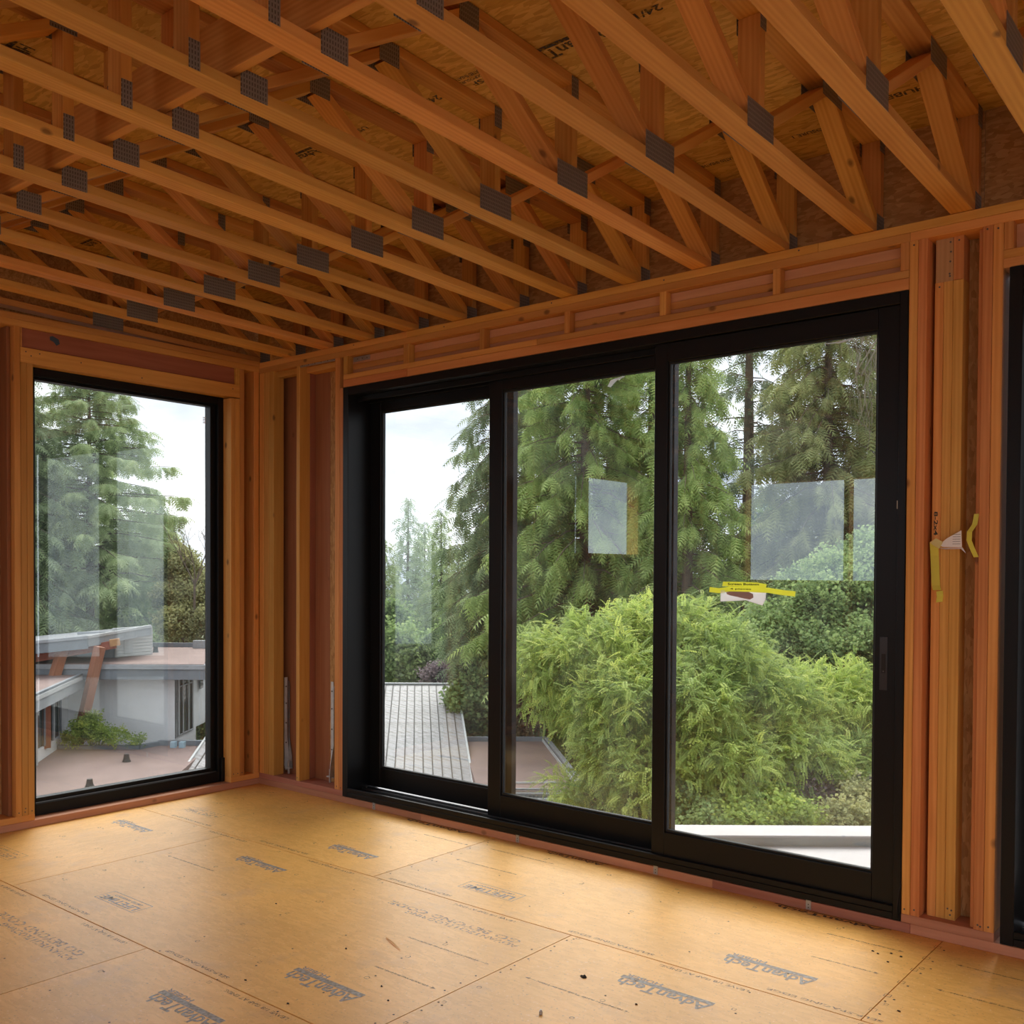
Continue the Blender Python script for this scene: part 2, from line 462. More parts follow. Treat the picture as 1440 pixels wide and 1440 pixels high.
def brand_stamp(x0, x1, y0, y1, mat):
    """name over a solid bar with a smaller maker's name beneath"""
    w, h = x1-x0, y1-y0
    g = [shift(fit_text('AdvanTech', w*0.97, h*0.56), -w*0.01, h*0.22), quad_geo(-w*0.5, -h*0.31, w*0.5, -h*0.08), shift(fit_text('HUBER', w*0.40, h*0.19), w*0.28, -h*0.42)]
    on_floor('printed_stamp', merge(g), (x0+x1)/2, (y0+y1)/2, mat)

def boxed_stamp(x0, x1, y0, y1, mat):
    w, h = x1-x0, y1-y0
    t = 0.0035
    g = [quad_geo(-w/2, h/2-t, w/2, h/2), quad_geo(-w/2, -h/2, w/2, -h/2+t), quad_geo(-w/2, -h/2, -w/2+t, h/2), quad_geo(w/2-t, -h/2, w/2, h/2),
         shift(fit_text('LIFETIME', w*0.88, h*0.42), 0, h*0.17), shift(fit_text('LIMITED WARRANTY', w*0.7, h*0.16), 0, -h*0.24)]
    on_floor('printed_stamp', merge(g), (x0+x1)/2, (y0+y1)/2, mat)

def two_line_stamp(x0, x1, y0, y1, mat):
    w, h = x1-x0, y1-y0
    g = [shift(fit_text('ADVANTECH FLOORING', w*0.82, h*0.36), -w*0.09, h*0.28), shift(fit_text('GO BEYOND CODE', w*0.98, h*0.46), w*0.02, -h*0.22)]
    on_floor('printed_stamp', merge(g), (x0+x1)/2, (y0+y1)/2, mat)

for a in ((3.83, 4.215, -1.225, -1.12), (4.04, 4.41, -0.79, -0.675), (2.84, 3.22, -1.985, -1.868), (2.63, 3.01, -2.425, -2.31), (1.43, 1.81, -1.22, -1.13), (1.63, 1.99, -0.765, -0.665), (0.22, 0.60, -1.25, -1.16)):
    brand_stamp(*a, M['ink'])
for a in ((2.64, 2.98, -0.778, -0.668), (1.455, 1.79, -1.985, -1.88), (0.26, 0.62, -0.79, -0.70), (0.25, 0.567, -1.99, -1.882)):
    boxed_stamp(*a, M['ink_soft'] if a[0] < 1.0 else M['ink'])
for a in ((2.565, 3.35, -1.205, -1.118), (1.36, 2.11, -2.435, -2.335)):
    two_line_stamp(*a, M['ink_soft'])
for x0, x1 in ((3.92, 4.45), (2.6, 3.0), (1.51, 2.05)):
    w = x1-x0
    on_floor('printed_stamp', merge([shift(fit_text('AdvanTech', w*0.9, 0.035), 0, 0.0), quad_geo(-w/2, -0.03, w/2, -0.022)]), (x0+x1)/2, -0.034, M['ink_dark'])

def axis_arrow(x0, x1, y, head):
    """fine line of print ending in an arrow head"""
    w = x1-x0
    s = -1 if head == 'hi' else 1
    g = [shift(fit_text('STRENGTH AXIS THIS DIRECTION', w*0.86, 0.011), -s*w*0.05, 0), quad_geo(-w/2, -0.0012, w/2, 0.0012)]
    tip = s*w/2
    g.append(([(tip, 0, 0), (tip-s*0.02, 0.009, 0), (tip-s*0.02, -0.009, 0)], [(0, 1, 2)] if s < 0 else [(0, 1, 2)]))
    on_floor('printed_arrow', merge(g), (x0+x1)/2, y, M['pencil'])
for a in ((3.56, 4.02, -1.398, 'lo'), (4.77, 5.10, -0.22, 'lo'), (4.777, 5.2, -0.507, 'lo'), (4.25, 4.57, -0.223, 'hi'), (4.3, 4.57, -0.505, 'hi'), (2.93, 3.377, -1.397, 'hi'), (3.05, 3.374, -1.692, 'hi'), (2.34, 2.78, -0.185, 'hi'), (2.33, 2.75, -0.45, 'lo'), (1.12, 1.55, -1.40, 'lo'), (1.85, 2.2, -0.21, 'hi')):
    axis_arrow(*a)
def edge_print(x0, x1, y, txt):
    on_floor('printed_edge_line', fit_text(txt, x1-x0, 0.018), (x0+x1)/2, y, M['pencil'])
for y in (-0.939, -2.158):
    for i, x in enumerate((0.35, 1.25, 2.3, 3.4, 4.3)):
        edge_print(x, x+0.42, y+0.035, 'SELF-SPACING EDGE')
        edge_print(x+0.5, x+0.86, y-0.033, 'LEAVE 1/8 GAP AT ENDS')

# fastener marks printed on the sheets and the nails in them
ring_g, dot_g = [], []
def ring(cx, cy, r, k):
    v, f = [], []
    for i in range(k):
        a = 2*math.pi*i/k + (math.pi/4 if k == 4 else 0)
        v += [(cx+r*math.cos(a), cy+r*math.sin(a), 0), (cx+(r-0.0035)*math.cos(a), cy+(r-0.0035)*math.sin(a), 0)]
    for i in range(k):
        j = (i+1) % k
        f.append((2*i, 2*j, 2*j+1, 2*i+1))
    return v, f
for gx in range(0, 15):
    for gy in range(0, 13):
        x = 0.31+gx*0.398; y = -0.14-gy*0.2032
        if RNG.random() < 0.62:
            ring_g.append(ring(x+RNG.uniform(-.02, .02), y+RNG.uniform(-.02, .02), RNG.uniform(0.010, 0.013), RNG.choice((4, 10, 4))))
        if RNG.random() < 0.6:
            a = ring(x+RNG.uniform(-.03, .03), y+RNG.uniform(-.03, .03), 0.0045, 6)
            dot_g.append((a[0][::2], [tuple(range(6))]))
for cx in (4.66, 2.22):
    for i in range(6):
        ring_g.append(ring(cx, -0.08-i*0.15, 0.018, 4)); 
        a = ring(cx+0.03, -0.1-i*0.15, 0.005, 6); dot_g.append((a[0][::2], [tuple(range(6))]))
for i in range(14):
    a = ring(3.46+RNG.choice((0, -.05)), -1.0-i*0.085, 0.0045, 6); dot_g.append((a[0][::2], [tuple(range(6))]))
o = obj('printed_fastener_marks', *merge(ring_g), M['pencil'], floor, mw=Matrix.Translation((0, 0, 0.0007))); o['kind'] = 'stuff'
o = obj('nail_heads', *merge(dot_g), M['dark'], floor, mw=Matrix.Translation((0, 0, 0.0008))); o['kind'] = 'stuff'

# ---- door wall (y = 0 is the face of the studs)
wr = root('wall_right', 'open stud wall of orange lumber around the black sliding door', 'wall', kind='structure')
F = M['fir']; FR = M['fir_red']; FP = M['fir_plate']
D2, D6 = 0.089, 0.14
for x0, x1 in ((0.0, 1.62), (1.62, 3.598), (3.598, 4.526), (4.526, XR)):
    box('bottom_plate', (x0, 0, 0), (x1-0.0015, D6, 0.042), FP, wr)
box('bottom_plate', (0.0, 0, 0.0425), (0.90, D6, 0.079), FP, wr)
box('bottom_plate', (4.487, 0, 0.0425), (4.851, D6, 0.079), FP, wr)
for x0, x1 in ((0.0, 1.487), (1.487, 4.09), (4.09, 6.6), (6.6, XR)):
    box('top_plate', (x0, 0, 2.9565), (x1-0.0015, D6, 2.995), F, wr)
for x0, x1 in ((0.0, 0.86), (0.86, 4.49), (4.49, 7.2), (7.2, XR)):
    box('top_plate', (x0, 0, 2.918), (x1-0.0015, D6, 2.956), F, wr)
# corner posts and studs
zt = 2.9175
for x0, x1 in ((0.0, 0.05), (0.051, 0.108), (0.109, 0.165)):
    box('stud', (x0, 0, 0.0795), (x1-0.001, D2, zt), F, wr)
box('stud', (0.416, 0, 0.0795), (0.452, D2, zt), F, wr)
box('stud', (0.405, D2+0.001, 0.0795), (0.452, D6, zt), M['ply_red'], wr)
box('stud', (0.817, 0, 0.0795), (0.862, D6, zt), FR, wr)
box('trimmer_stud', (0.863, 0, 0.0795), (0.899, D6, 2.718), FR, wr)
box('sheathing_panel', (-0.14, D6+0.001, -0.2), (0.60, D6+0.013, 3.0), M['ply_red'], wr)
box('sheathing_panel', (0.602, D6+0.001, -0.2), (0.898, D6+0.013, 3.0), M['osb'], wr)
box('blocking', (0.17, 0.035, 2.878), (0.414, D2, 2.917), F, wr)
box('blocking', (0.454, 0.06, 2.878), (0.815, D6, 2.917), F, wr)
# header over the sliding door
for z0, z1, m in ((2.802, 2.836, M['lvl']), (2.8365, 2.873, F), (2.8735, 2.9175, M['lvl'])):
    box('header_lamination', (0.90, 0.052, z0), (4.486, D6, z1), m, wr)
box('header_sill', (0.90, 0, 2.769), (2.5, D6, 2.8015), F, wr)
box('header_sill', (2.502, 0, 2.769), (4.486, D6, 2.8015), F, wr)
box('header_sill', (0.90, 0, 2.719), (1.49, D6, 2.768), FR, wr)
box('header_sill', (1.492, 0, 2.719), (4.486, D6, 2.768), FR, wr)
for x0 in (0.90, 1.455, 2.08, 2.685, 3.275, 3.875, 4.449):
    box('cripple_stud', (x0, 0, 2.802), (x0+0.037, 0.051, zt), F, wr)
box('cripple_stud', (1.4925, 0, 2.802), (1.505, 0.051, zt), F, wr)
# pier between the two doors
box('trimmer_stud', (4.487, 0, 0.0795), (4.522, D6, zt), F, wr)
box('stud', (4.5235, 0, 0.0795), (4.56, D6, zt), FR, wr)
box('stud', (4.576, 0.05, 0.0795), (4.6105, D6, 2.738), F, wr)
box('stud', (4.6115, 0.05, 0.0795), (4.6475, D6, 2.738), F, wr)
box('stud', (4.6485, 0.05, 0.0795), (4.689, D6, 2.738), F, wr)
box('blocking', (4.5765, 0.055, 2.7395), (4.6475, D6, zt), M['lvl'], wr)
box('stud', (4.6485, 0.05, 2.7395), (4.689, D6, zt), FR, wr)
box('sheathing_panel', (4.487, D6+0.001, -0.2), (4.851, D6+0.013, 3.0), M['osb'], wr)
box('stud', (4.755, 0.02, 0.0795), (4.772, D6, zt), FR, wr)
box('stud', (4.773, 0, 0.0795), (4.8105, D6, zt), FR, wr)
box('trimmer_stud', (4.812, 0, 0.0795), (4.850, D6, zt), F, wr)
# second opening, right of the pier
X2 = 8.44
box('cripple_stud', (4.851, 0, 2.8105), (4.887, 0.051, zt), F, wr)
for x0 in (5.5, 6.1, 6.7, 7.3, 7.9, X2-0.04):
    box('cripple_stud', (x0, 0, 2.8105), (x0+0.037, 0.051, zt), F, wr)
box('header_lamination', (4.851, 0.052, 2.8105), (X2, D6, zt), M['lvl'], wr)
box('header_sill', (4.851, 0, 2.776), (X2, D6, 2.81), F, wr)
box('header_sill', (4.851, 0, 2.738), (X2, D6, 2.7755), FR, wr)
box('trimmer_stud', (X2, 0, 0.0425), (X2+0.038, D6, zt), F, wr)
box('stud', (X2+0.04, 0, 0.0425), (X2+0.078, D6, zt), F, wr)
box('sheathing_panel', (X2, D6+0.001, -0.2), (XR+0.15, D6+0.013, 3.0), M['osb'], wr)
box('sheathing_panel', (0.90, D6+0.001, 2.74), (4.486, D6+0.013, 3.0), M['osb'], wr)
box('sheathing_panel', (4.852, D6+0.001, 2.74), (X2-0.001, D6+0.013, 3.0), M['osb'], wr)
x = -0.14
while x < XR:
    box('rim_board', (x, 0.166, 3.001), (min(x+2.438, XR+0.15)-0.002, 0.190, 3.455), M['osb'], wr)
    x += 2.438
# nail-on clips along the sill
for x in (1.203, 2.384, 3.28, 4.079):
    v, f = merge([box_geo((x-0.012, -0.0022, 0.004), (x+0.012, -0.0004, 0.047)), box_geo((x-0.012, -0.0022, 0.0425), (x+0.012, 0.02, 0.0445))])
    c = obj('sill_clip', v, f, M['galv'], wr)
    for zc in (0.014, 0.028):
        v, f = tube_geo([(x, -0.0035, zc), (x, -0.0021, zc)], [0.003, 0.003], 6)
        obj('screw', v, f, M['nail'], c)
# steel strap under the top plate, and a tie over the header
s = box('strap', (0.452, 0.004, 2.905), (0.816, 0.007, 2.9385), M['galv'], wr, ch=0.0005)
for i in range(11):
    x = 0.475+i*0.033
    v, f = tube_geo([(x, 0.0015, 2.915+(i % 2)*0.013), (x, 0.0041, 2.915+(i % 2)*0.013)], [0.0032, 0.0032], 6)
    obj('screw', v, f, M['nail'], s)
s = box('strap', (0.945, 0.047, 2.885), (1.10, 0.0505, 2.915), M['galv'], wr, ch=0.0005)
for i in range(3):
    x = 0.985+i*0.045
    v, f = tube_geo([(x, 0.0445, 2.9), (x, 0.0471, 2.9)], [0.0032, 0.0032], 6)
    obj('screw', v, f, M['nail'], s)
# nails at stud ends
def nails(pts, parent, axis):
    g = []
    for p in pts:
        d = Vector((0, -0.0012, 0)) if axis == 'y' else Vector((0.0012, 0, 0))
        g.append(tube_geo([Vector(p)-d*0.2, Vector(p)+d], [0.0042, 0.0042], 6))
    o = obj('nail_heads', *merge(g), M['nail'], parent); o['kind'] = 'stuff'
nails([(4.5, 0, .1), (4.54, 0, .105), (4.79, 0, .1), (4.80, 0, .095), (4.83, 0, .1), (4.66, .05, .125), (4.675, .05, .12), (4.67, .05, .10), (4.505, 0, 2.9), (4.79, 0, 2.905), (4.83, 0, 2.90), (.84, 0, .1), (.88, 0, .095), (4.635, .055, 2.90), (4.637, .055, 2.86), (4.635, .055, 2.82), (4.633, .055, 2.77), (4.634, .055, 2.76), (4.67, .05, 2.9), (4.595, .05, 2.72), (.43, 0, .1), (1.0, 0, 2.98), (1.8, 0, 2.975), (2.6, 0, 2.98), (3.3, 0, 2.975), (4.0, 0, 2.98)], wr, 'y')

# hold-downs at the corner
def make_holdown(lab, ox, oy, ax, out):
    """strap lying against a face at (ox, oy): ax runs across the strap, out points off the face"""
    A, O = Vector(ax), Vector(out); B = Vector((ox, oy, 0))
    r = root('holdown_bracket', lab, 'bracket', (ox, oy, 0.08), group='hold-down brackets at the wall corner')
    prof = [(0.002, 0.20), (0.0, 0.34), (0.0, 0.765), (0.026, 0.765), (0.026, 0.34), (0.036, 0.22), (0.040, 0.135), (0.034, 0.105), (0.010, 0.105), (0.0, 0.14)]
    poly_prism('back_strap', [B+A*a+Vector((0, 0, b)) for a, b in prof], O*0.003, M['galv_white'], r)
    poly_prism('side_flange', [B+A*0.036+O*a+Vector((0, 0, b)) for a, b in ((0.0, 0.115), (0.045, 0.115), (0.040, 0.20), (0.012, 0.33), (0.010, 0.72), (0.0, 0.74))], A*0.003, M['galv'], r)
    poly_prism('seat', [B+A*a+O*b+Vector((0, 0, 0.118)) for a, b in ((0.004, 0.003), (0.036, 0.003), (0.036, 0.045), (0.004, 0.045))], (0, 0, 0.007), M['galv_white'], r)
    c = B+A*0.02+O*0.025
    v, f = tube_geo([c+Vector((0, 0, 0.045)), c+Vector((0, 0, 0.17))], [0.008, 0.008], 8)
    obj('anchor_bolt', v, f, M['galv'], r)
    for zc in (0.30, 0.44, 0.58, 0.70):
        p = B+A*0.013+Vector((0, 0, zc))
        v, f = tube_geo([p+O*0.0028, p+O*0.007], [0.005, 0.005], 8)
        obj('bolt', v, f, M['nail'], r)
make_holdown('pale steel hold-down bracket in the first stud bay from the corner', 0.1665, 0.092, (0, 1, 0), (1, 0, 0))
make_holdown('pale steel hold-down bracket in the stud bay next to the sliding door', 0.622, 0.137, (1, 0, 0), (0, -1, 0))

# ---- left wall (x = 0 is the face of the studs)
wl = root('wall_left', 'open stud wall of orange lumber around the tall fixed window', 'wall', kind='structure')
box('bottom_plate', (-D6, -2.6, 0), (0, -0.001, 0.042), FP, wl)
box('bottom_plate', (-D6, YB, 0), (0, -2.602, 0.042), FP, wl)
box('bottom_plate', (-D6, -0.235, 0.0425), (0, -0.001, 0.079), F, wl)
box('bottom_plate', (-D6, -3.7, 0.0425), (0, -1.589, 0.079), F, wl)
box('bottom_plate', (-D6, YB, 0.0425), (0, -3.702, 0.079), F, wl)
box('top_plate', (-D6, YB, 2.9665), (0, -0.001, 3.004), F, wl)
box('top_plate', (-D6, -4.2, 2.928), (0, -0.001, 2.966), F, wl)
box('top_plate', (-D6, YB, 2.928), (0, -4.202, 2.966), F, wl)
zl = 2.9275
for y0, y1 in ((-0.235, -0.1985), (-0.1975, -0.1625)):
    box('trimmer_stud', (-D6, y0, 0.0795), (0, y1, 2.715), F, wl)
box('stud', (-D6, -0.1615, 0.0795), (0, -0.125, zl), F, wl)
box('stud', (-D6, -0.2, 2.802), (0, -0.1625, zl), F, wl)
box('stud', (-D6, -0.045, 0.0795), (0, -0.002, zl), F, wl)
for y0, y1, z1 in ((-1.626, -1.589, 2.725), (-1.662, -1.627, 2.725), (-1.698, -1.663, zl), (-2.11, -2.073, zl), (-2.52, -2.483, zl), (-2.93, -2.893, zl), (-3.34, -3.303, zl), (-3.82, -3.783, zl), (-4.81, -4.773, zl), (-5.2, -5.163, zl), (-5.6, -5.563, zl), (-6.0, -5.963, zl), (-6.4, -6.363, zl), (-6.8, -6.763, zl)):
    box('stud', (-D6, y0, 0.0795), (0, y1, z1), F, wl)
box('stud', (-D6, -1.72, 0.0795), (-0.045, -1.699, zl), M['ply_red'], wl)
box('header_sill', (-D6, -1.662, 2.7255), (0, -0.1635, 2.8135), F, wl)
box('header', (-D6, -1.662, 2.814), (-0.012, -0.2015, zl), M['ply_red'], wl)
box('cripple_stud', (-D6, -1.662, 2.8145), (-0.001, -1.652, zl), FR, wl)
# sheathing
for (y0, y1, z0, z1) in ((-0.234, 0.14, -0.2, 3.0), (-1.589, -0.2345, 2.73, 3.0), (-1.589, -0.2345, -0.2, 0.03), (-3.782, -1.5895, -0.2, 3.0), (-4.77, -3.783, -0.2, 1.72), (-4.77, -3.783, 2.52, 3.0), (YB-0.152, -4.771, -0.2, 3.1)):
    box('sheathing_panel', (-D6-0.013, y0, z0), (-D6-0.001, y1-0.001, z1), M['ply_red'] if y0 > -2 and z1 > 2.9 and y1 < 0 else M['osb'], wl)
box('header_sill', (-D6, -4.77, 2.52), (0, -3.785, 2.558), F, wl)
box('window_sill_plate', (-D6, -4.77, 1.682), (0, -3.785, 1.72), F, wl)
y = YB
while y < 0.16:
    y1 = min(y+2.438, 0.165)
    obj('rim_board', [(-0.19, y, 3.006), (-0.166, y, 3.006), (-0.166, y1-.002, 3.006), (-0.19, y1-.002, 3.006), (-0.19, y, zdeck(y)-.002), (-0.166, y, zdeck(y)-.002), (-0.166, y1-.002, zdeck(y1)-.002), (-0.19, y1-.002, zdeck(y1)-.002)],
        [(0, 3, 2, 1), (4, 5, 6, 7), (0, 1, 5, 4), (1, 2, 6, 5), (2, 3, 7, 6), (3, 0, 4, 7)], M['osb'], wl)
    y += 2.438
poly_prism('paint_mark', [(-0.0115, -1.485, 2.905), (-0.0115, -1.468, 2.912), (-0.0115, -1.432, 2.898), (-0.0115, -1.425, 2.872), (-0.0115, -1.445, 2.858), (-0.0115, -1.462, 2.878), (-0.0115, -1.484, 2.885)], (0.001, 0, 0), simple('blue_marker_paint', (0.045, 0.075, 0.11), 0.6), wl)
nails([(0, -1.68, .1), (0, -1.645, .1), (0, -1.642, .12), (0, -1.605, .1), (0, -1.6, 2.77), (0, -1.55, 2.79), (0, -1.3, 2.78), (0, -.9, 2.75), (0, -.145, .1), (0, -.18, .1), (0, -.215, .1), (0, -.22, 2.78), (0, -1.63, 2.79)], wl, 'x')

# ---- walls behind the camera: sheathing on studs, window bays, and wide openings added for daylight
wb = root('wall_back', 'stud and sheathing wall behind the viewer with window bays and a wide opening added for daylight', 'wall', kind='structure')
box('bottom_plate', (-0.14, YB-0.14, 0), (XR+0.14, YB-0.001, 0.042), FP, wb)
box('top_plate', (-0.14, YB-0.14, 2.96), (XR+0.14, YB-0.001, 3.17), F, wb)
BW = [(0.28, 1.51, 1.44, 2.63), (1.58, 2.81, 1.44, 2.63), (5.6, 8.6, 0.10, 2.63)]
xs = sorted(set([-0.153, XR+0.153]+[b[0] for b in BW]+[b[1] for b in BW]))
for a, b in zip(xs[:-1], xs[1:]):
    w = [q for q in BW if abs(q[0]-a) < 1e-6]
    if w:
        box('sheathing_panel', (a, YB-0.153, 0.0), (b, YB-0.141, w[0][2]), M['osb'], wb)
        box('sheathing_panel', (a, YB-0.153, w[0][3]), (b, YB-0.141, 3.2), M['osb'], wb)
        box('header_sill', (a+0.04, YB-0.14, w[0][3]), (b-0.04, YB, w[0][3]+0.14), F, wb)
        box('window_sill_plate', (a+0.04, YB-0.14, w[0][2]-0.038), (b-0.04, YB, w[0][2]), F, wb)
    else:
        box('sheathing_panel', (a, YB-0.153, 0.0), (b, YB-0.141, 3.2), M['osb'], wb)
for x in (0.24, 1.52, 1.545, 2.815, 3.2, 3.6, 4.0, 4.4, 4.8, 5.2, 5.56, 8.605, 9.0):
    box('stud', (x, YB-0.14, 0.0425), (x+0.036, YB, 2.959), F, wb)
ws = root('wall_side', 'stud and sheathing wall beside the viewer with an unseen opening added for daylight', 'wall', kind='structure')
box('bottom_plate', (XR, YB, 0), (XR+0.14, 0, 0.042), FP, ws)
box('top_plate', (XR, YB, 2.95), (XR+0.14, 0, 3.02), F, ws)
for a, b, z0, z1 in ((-7.15, -6.4, 0, 3.0), (-3.9, -1.5, 0, 3.0), (-1.499, 0.15, 0, 3.0), (-6.4, -3.9, 2.72, 3.0), (-6.4, -3.9, -.1, 0.1)):
    box('sheathing_panel', (XR+0.141, a, z0), (XR+0.153, b, z1), M['osb'], ws)
for y in (-6.44, -3.9, -3.5, -3.1, -2.7, -2.3, -1.9, -1.5, -1.1, -0.7, -0.3):
    box('stud', (XR, y, 0.0425), (XR+0.14, y+0.038, 2.949), F, ws)
box('rim_board', (XR+0.14, YB, 3.02), (XR+0.165, 0.16, 3.5), M['osb'], ws)
poly_prism('rim_board', [(-.15, YB-0.15, 3.17), (XR+.15, YB-0.15, 3.17), (XR+.15, YB-0.15, 3.63), (-.15, YB-0.15, 3.63)], (0, -0.02, 0), M['osb'], wb)

# ---- ceiling: roof deck sheets on the trusses
ce = root('ceiling', 'underside of strand-board roof deck above the trusses', 'ceiling', kind='structure')
yr = [0.19, -0.50, -1.719, -2.938, -4.157, -5.376, -6.595, -7.2]
for k in range(len(yr)-1):
    y1, y0 = yr[k], yr[k+1]
    x = -0.19 - (1.22 if k % 2 else 0)
    while x < XR+0.15:
        x0, x1 = max(x, -0.19), min(x+2.438, XR+0.17)
        if x1-x0 > 0.05:
            poly_prism('deck_sheet', [(x0+.0015, y0+.0015, zdeck(y0)), (x1-.0015, y0+.0015, zdeck(y0)), (x1-.0015, y1-.0015, zdeck(y1)), (x0+.0015, y1-.0015, zdeck(y1))], (0, 0, 0.015), M['deck'], ce)
        x += 2.438
poly_prism('roof_membrane', [(-.4, -7.4, zdeck(-7.4)+.017), (XR+.4, -7.4, zdeck(-7.4)+.017), (XR+.4, .4, zdeck(.4)+.017), (-.4, .4, zdeck(.4)+.017)], (0, 0, 0.08), M['dark'], ce)
def on_deck(body, x, y, w, h, bar=False):
    g = [fit_text(body, w, h)]
    if bar: g.append(quad_geo(-w/2, -h*0.95, w/2, -h*0.6))
    v, f = merge(g)
    obj('printed_stamp', v, f, M['ink_dark'], ce, mw=Matrix.Translation((x, y, zdeck(y)-0.0012)) @ Matrix.Rotation(math.atan(-SL), 4, 'X') @ Matrix.Rotation(math.pi, 4, 'Y'))
on_deck('AdvanTech', 3.62, -1.27, 0.40, 0.062, True)
on_deck('RATED SHEATHING', 3.18, -1.345, 0.17, 0.02); on_deck('EXPOSURE 1', 3.18, -1.315, 0.15, 0.018); on_deck('PSF', 3.21, -1.28, 0.08, 0.03)
on_deck('24/16', 2.93, -1.29, 0.13, 0.04); on_deck('HUBER', 2.72, -1.30, 0.14, 0.03); on_deck('USA', 2.5, -1.29, 0.1, 0.03)
on_deck('AdvanTech', 2.06, -1.27, 0.3, 0.05, True); on_deck('24/16', 1.44, -1.53, 0.16, 0.04)
on_deck('AdvanTech', 0.2, -1.27, 0.34, 0.055, True); on_deck('HUBER', 1.9, -2.52, 0.2, 0.06, True); on_deck('USA', 2.66, -1.71, 0.1, 0.035)
on_deck('HUBER', 2.41, -0.10, 0.13, 0.03); on_deck('24/16', 2.83, -0.2, 0.1, 0.03); on_deck('RATED SHEATHING', 3.6, -0.05, 0.2, 0.03); on_deck('EXPOSURE 1', 4.1, -0.08, 0.2, 0.03); on_deck('HUBER', 4.5, -0.18, 0.2, 0.04); on_deck('24/16', 3.97, -1.28, 0.15, 0.04)

# ---- trusses
GT = 'parallel-chord wood roof trusses'
def make_truss(xc):
    t = root('roof_truss', 'roof truss', 'truss', (xc, 0, 2.998), GT)
    W = 0.0865
    def bz(y): return ztop(y)+0.019
    def tz(y): return zdeck(y)-0.021
    UP = (0, SL, 1)
    y_end = YB-0.12
    board('bottom_chord', (xc, 0.128, bz(0.128)), (xc, -3.95, bz(-3.95)), W, 0.038, UP, F, t)
    board('bottom_chord', (xc, -3.952, bz(-3.952)), (xc, y_end, bz(y_end)), W, 0.038, UP, F, t)
    board('top_chord', (xc, 0.128, tz(0.128)), (xc, -4.8, tz(-4.8)), W, 0.038, UP, F, t)
    board('top_chord', (xc, -4.802, tz(-4.802)), (xc, y_end, tz(y_end)), W, 0.038, UP, F, t)
    lo = lambda y: ztop(y)+0.0385
    hi = lambda y: zdeck(y)-0.0405
    def vert(y0, y1):
        y = (y0+y1)/2
        board('vertical_web', (xc, y, lo(y)), (xc, y, hi(y)), W, abs(y1-y0), (0, 1, 0), F, t)
    def diag(ya, a, yb, b):
        za = lo(ya)+0.014 if a == 'b' else hi(ya)-0.014
        zb = lo(yb)+0.014 if b == 'b' else hi(yb)-0.014
        board('diagonal_web', (xc, ya, za), (xc, yb, zb), W, 0.037, (0, zb-za, -(yb-ya)), F, t)
    vert(0.088, 0.126); vert(-1.105, -1.068); vert(-2.355, -2.318); vert(-2.552, -2.512)
    diag(0.055, 'b', -0.455, 't'); diag(-0.49, 't', -1.045, 'b'); diag(-1.13, 'b', -1.70, 't'); diag(-1.735, 't', -2.295, 'b')
    diag(-2.575, 't', -3.16, 'b'); diag(-3.2, 'b', -3.80, 't'); diag(-3.84, 't', -4.42, 'b'); diag(-4.46, 'b', -5.05, 't'); diag(-5.09, 't', -5.68, 'b'); diag(-5.72, 'b', -6.3, 't'); diag(-6.34, 't', -6.95, 'b')
    vert(-3.20, -3.163); vert(-4.46, -4.423); vert(-5.72, -5.683); vert(-7.1, -7.06)
    def plate(yc, zc, ly, lz):
        for sx in (1, -1):
            xx = xc+sx*(W/2+0.0012)
            board('truss_plate', (xx, yc-ly/2, zc), (xx, yc+ly/2, zc), lz, 0.0016, (sx, 0, 0), M['plate'], t, ch=0.0003)
    plate(-1.10, ztop(-1.1)+0.050, 0.20, 0.10); plate(-0.467, zdeck(-.467)-0.055, 0.19, 0.085)
    plate(-1.712, zdeck(-1.71)-0.05, 0.10, 0.085); plate(-2.312, ztop(-2.31)+0.04, 0.105, 0.085)
    plate(-2.532, ztop(-2.53)+0.05, 0.04, 0.09); plate(-2.55, zdeck(-2.55)-0.04, 0.10, 0.07)
    plate(0.085, ztop(0.085)+0.045, 0.085, 0.085); plate(0.10, zdeck(0.1)-0.05, 0.06, 0.085); plate(-1.087, zdeck(-1.087)-0.05, 0.045, 0.085)
    plate(-3.18, ztop(-3.18)+0.05, 0.2, 0.1); plate(-3.82, zdeck(-3.82)-0.05, 0.1, 0.085); plate(-4.44, ztop(-4.44)+0.05, 0.2, 0.1)
    return t
def copy_tree(o, loc):
    r = o.copy(); C.objects.link(r); r.location = loc
    for ch in o.children:
        c = ch.copy(); C.objects.link(c); c.parent = r; c.matrix_parent_inverse = ch.matrix_parent_inverse.copy()
        for g in ch.children:
            d = g.copy(); C.objects.link(d); d.parent = c; d.matrix_parent_inverse = g.matrix_parent_inverse.copy()
    return r
ordinal = ['first', 'second', 'third', 'fourth', 'fifth', 'sixth', 'seventh', 'eighth', 'ninth', 'tenth', 'eleventh', 'twelfth', 'thirteenth', 'fourteenth', 'fifteenth', 'sixteenth', 'seventeenth', 'eighteenth', 'nineteenth', 'twentieth']
proto = make_truss(0.31)
k = 0
for i in range(0, 14):
    xc = 0.31+i*0.398
    t = proto if i == 0 else copy_tree(proto, (xc, 0, 2.998))
    t['label'] = 'open-web wood roof truss, %s out from the fixed-window wall' % ordinal[i]
    t['category'] = 'truss'; t['group'] = GT
for j in range(14, 20):
    t = copy_tree(proto, (0.31+j*0.398, 0, 2.998))
    t['label'] = 'open-web wood roof truss, %s out from the fixed-window wall' % ordinal[j]
t = copy_tree(proto, (-0.092, 0, 3.008)); t['label'] = 'roof truss resting on the top plate of the fixed-window wall'
